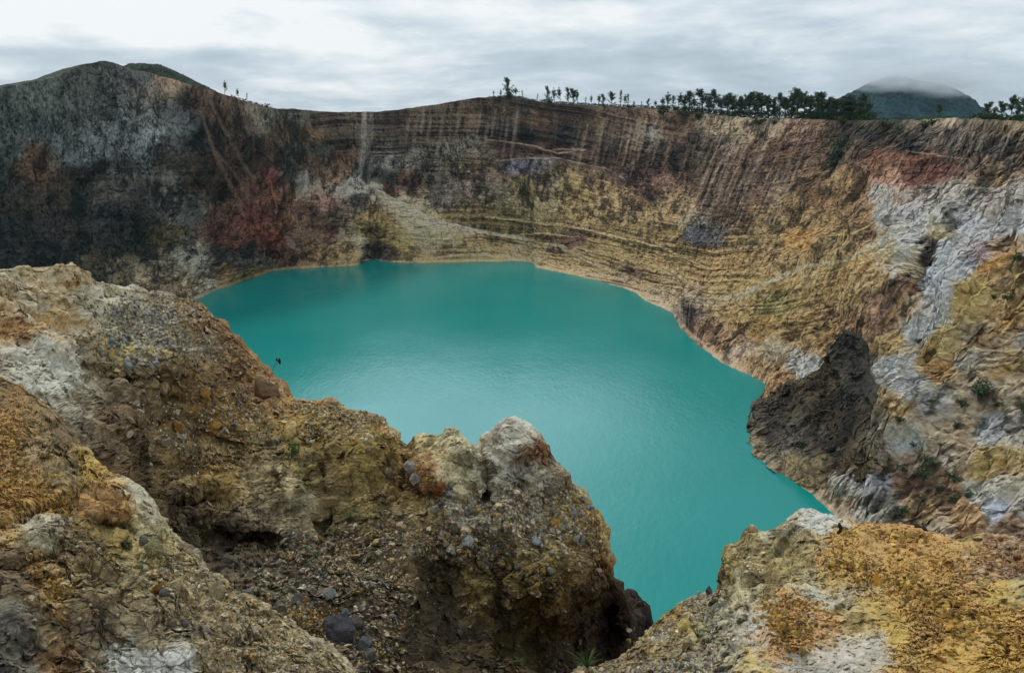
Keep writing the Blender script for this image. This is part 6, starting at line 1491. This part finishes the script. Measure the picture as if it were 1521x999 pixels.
# brighter opening low in the sky ahead and to the left, and a bright high veil
el = sp.outputs['Z']
azx = math_node('DIVIDE', sp.outputs['X'], math_node('MAXIMUM', sp.outputs['Y'], .05))
band = math_node('MULTIPLY', maprange(el, .065, .085, 0, 1), maprange(el, .12, .145, 1, 0))
lefty = math_node('MULTIPLY', maprange(azx, .05, .35, 1, 0), maprange(azx, -.9, -.6, 0, 1))
boost = math_node('MULTIPLY', math_node('MULTIPLY', band, lefty), .15)
lowb = math_node('MULTIPLY', maprange(el, .0, .035, .015, 0), 1)
cv2 = math_node('ADD', math_node('ADD', cv, boost), lowb)
ramp = nt.nodes.new('ShaderNodeValToRGB'); L(cv2, ramp.inputs[0])
e = ramp.color_ramp.elements
e[0].position = .40; e[0].color = (.44, .54, .61, 1); e[1].position = .66; e[1].color = (.93, .965, .985, 1)
m1 = ramp.color_ramp.elements.new(.50); m1.color = (.55, .65, .73, 1)
m2 = ramp.color_ramp.elements.new(.58); m2.color = (.74, .82, .87, 1)
# overcast gets brighter high up
hi = maprange(el, .10, .75, 1.0, 1.55)
patch = math_node('MULTIPLY', math_node('MULTIPLY', maprange(el, .17, .3, 0, 1), maprange(el, .42, .62, 1, 0)), math_node('MULTIPLY', maprange(azx, -.55, -.2, 0, 1), maprange(azx, .0, .28, 1, 0)))
bs = math_node('ADD', hi, math_node('MULTIPLY', patch, 3.2))
bgc = nt.nodes.new('ShaderNodeBackground'); L(ramp.outputs[0], bgc.inputs['Color']); L(bs, bgc.inputs['Strength'])
mixs = nt.nodes.new('ShaderNodeMixShader'); mixs.inputs[0].default_value = .93
L(bgs.outputs[0], mixs.inputs[1]); L(bgc.outputs[0], mixs.inputs[2]); L(mixs.outputs[0], out.inputs[0])

ld = bpy.data.lights.new('sun', 'SUN'); ld.energy = 1.5; ld.angle = math.radians(10); ld.color = (1, .97, .92)
lo = bpy.data.objects.new('sun', ld); COL.objects.link(lo)
dirv = Vector((math.sin(SUN_AZ) * math.cos(SUN_EL), math.cos(SUN_AZ) * math.cos(SUN_EL), math.sin(SUN_EL)))
lo.rotation_euler = dirv.to_track_quat('Z', 'Y').to_euler(); lo.location = (0, 0, 300)

cd = bpy.data.cameras.new('camera'); cam = bpy.data.objects.new('camera', cd); COL.objects.link(cam)
cd.sensor_width = 36; cd.lens = FOC * 36 / 1521; cd.clip_start = .1; cd.clip_end = 30000
cam.location = EYE; cam.rotation_euler = (math.pi / 2 - PITCH, 0, 0)
S.camera = cam
S.view_settings.view_transform = 'Standard'; S.view_settings.look = 'None'; S.view_settings.gamma = 1; S.view_settings.exposure = 0
S.view_settings.use_curve_mapping = False
S.render.engine = 'CYCLES'
S.cycles.use_denoising = True
S.cycles.max_bounces = 6; S.cycles.diffuse_bounces = 3; S.cycles.glossy_bounces = 2; S.cycles.volume_bounces = 1
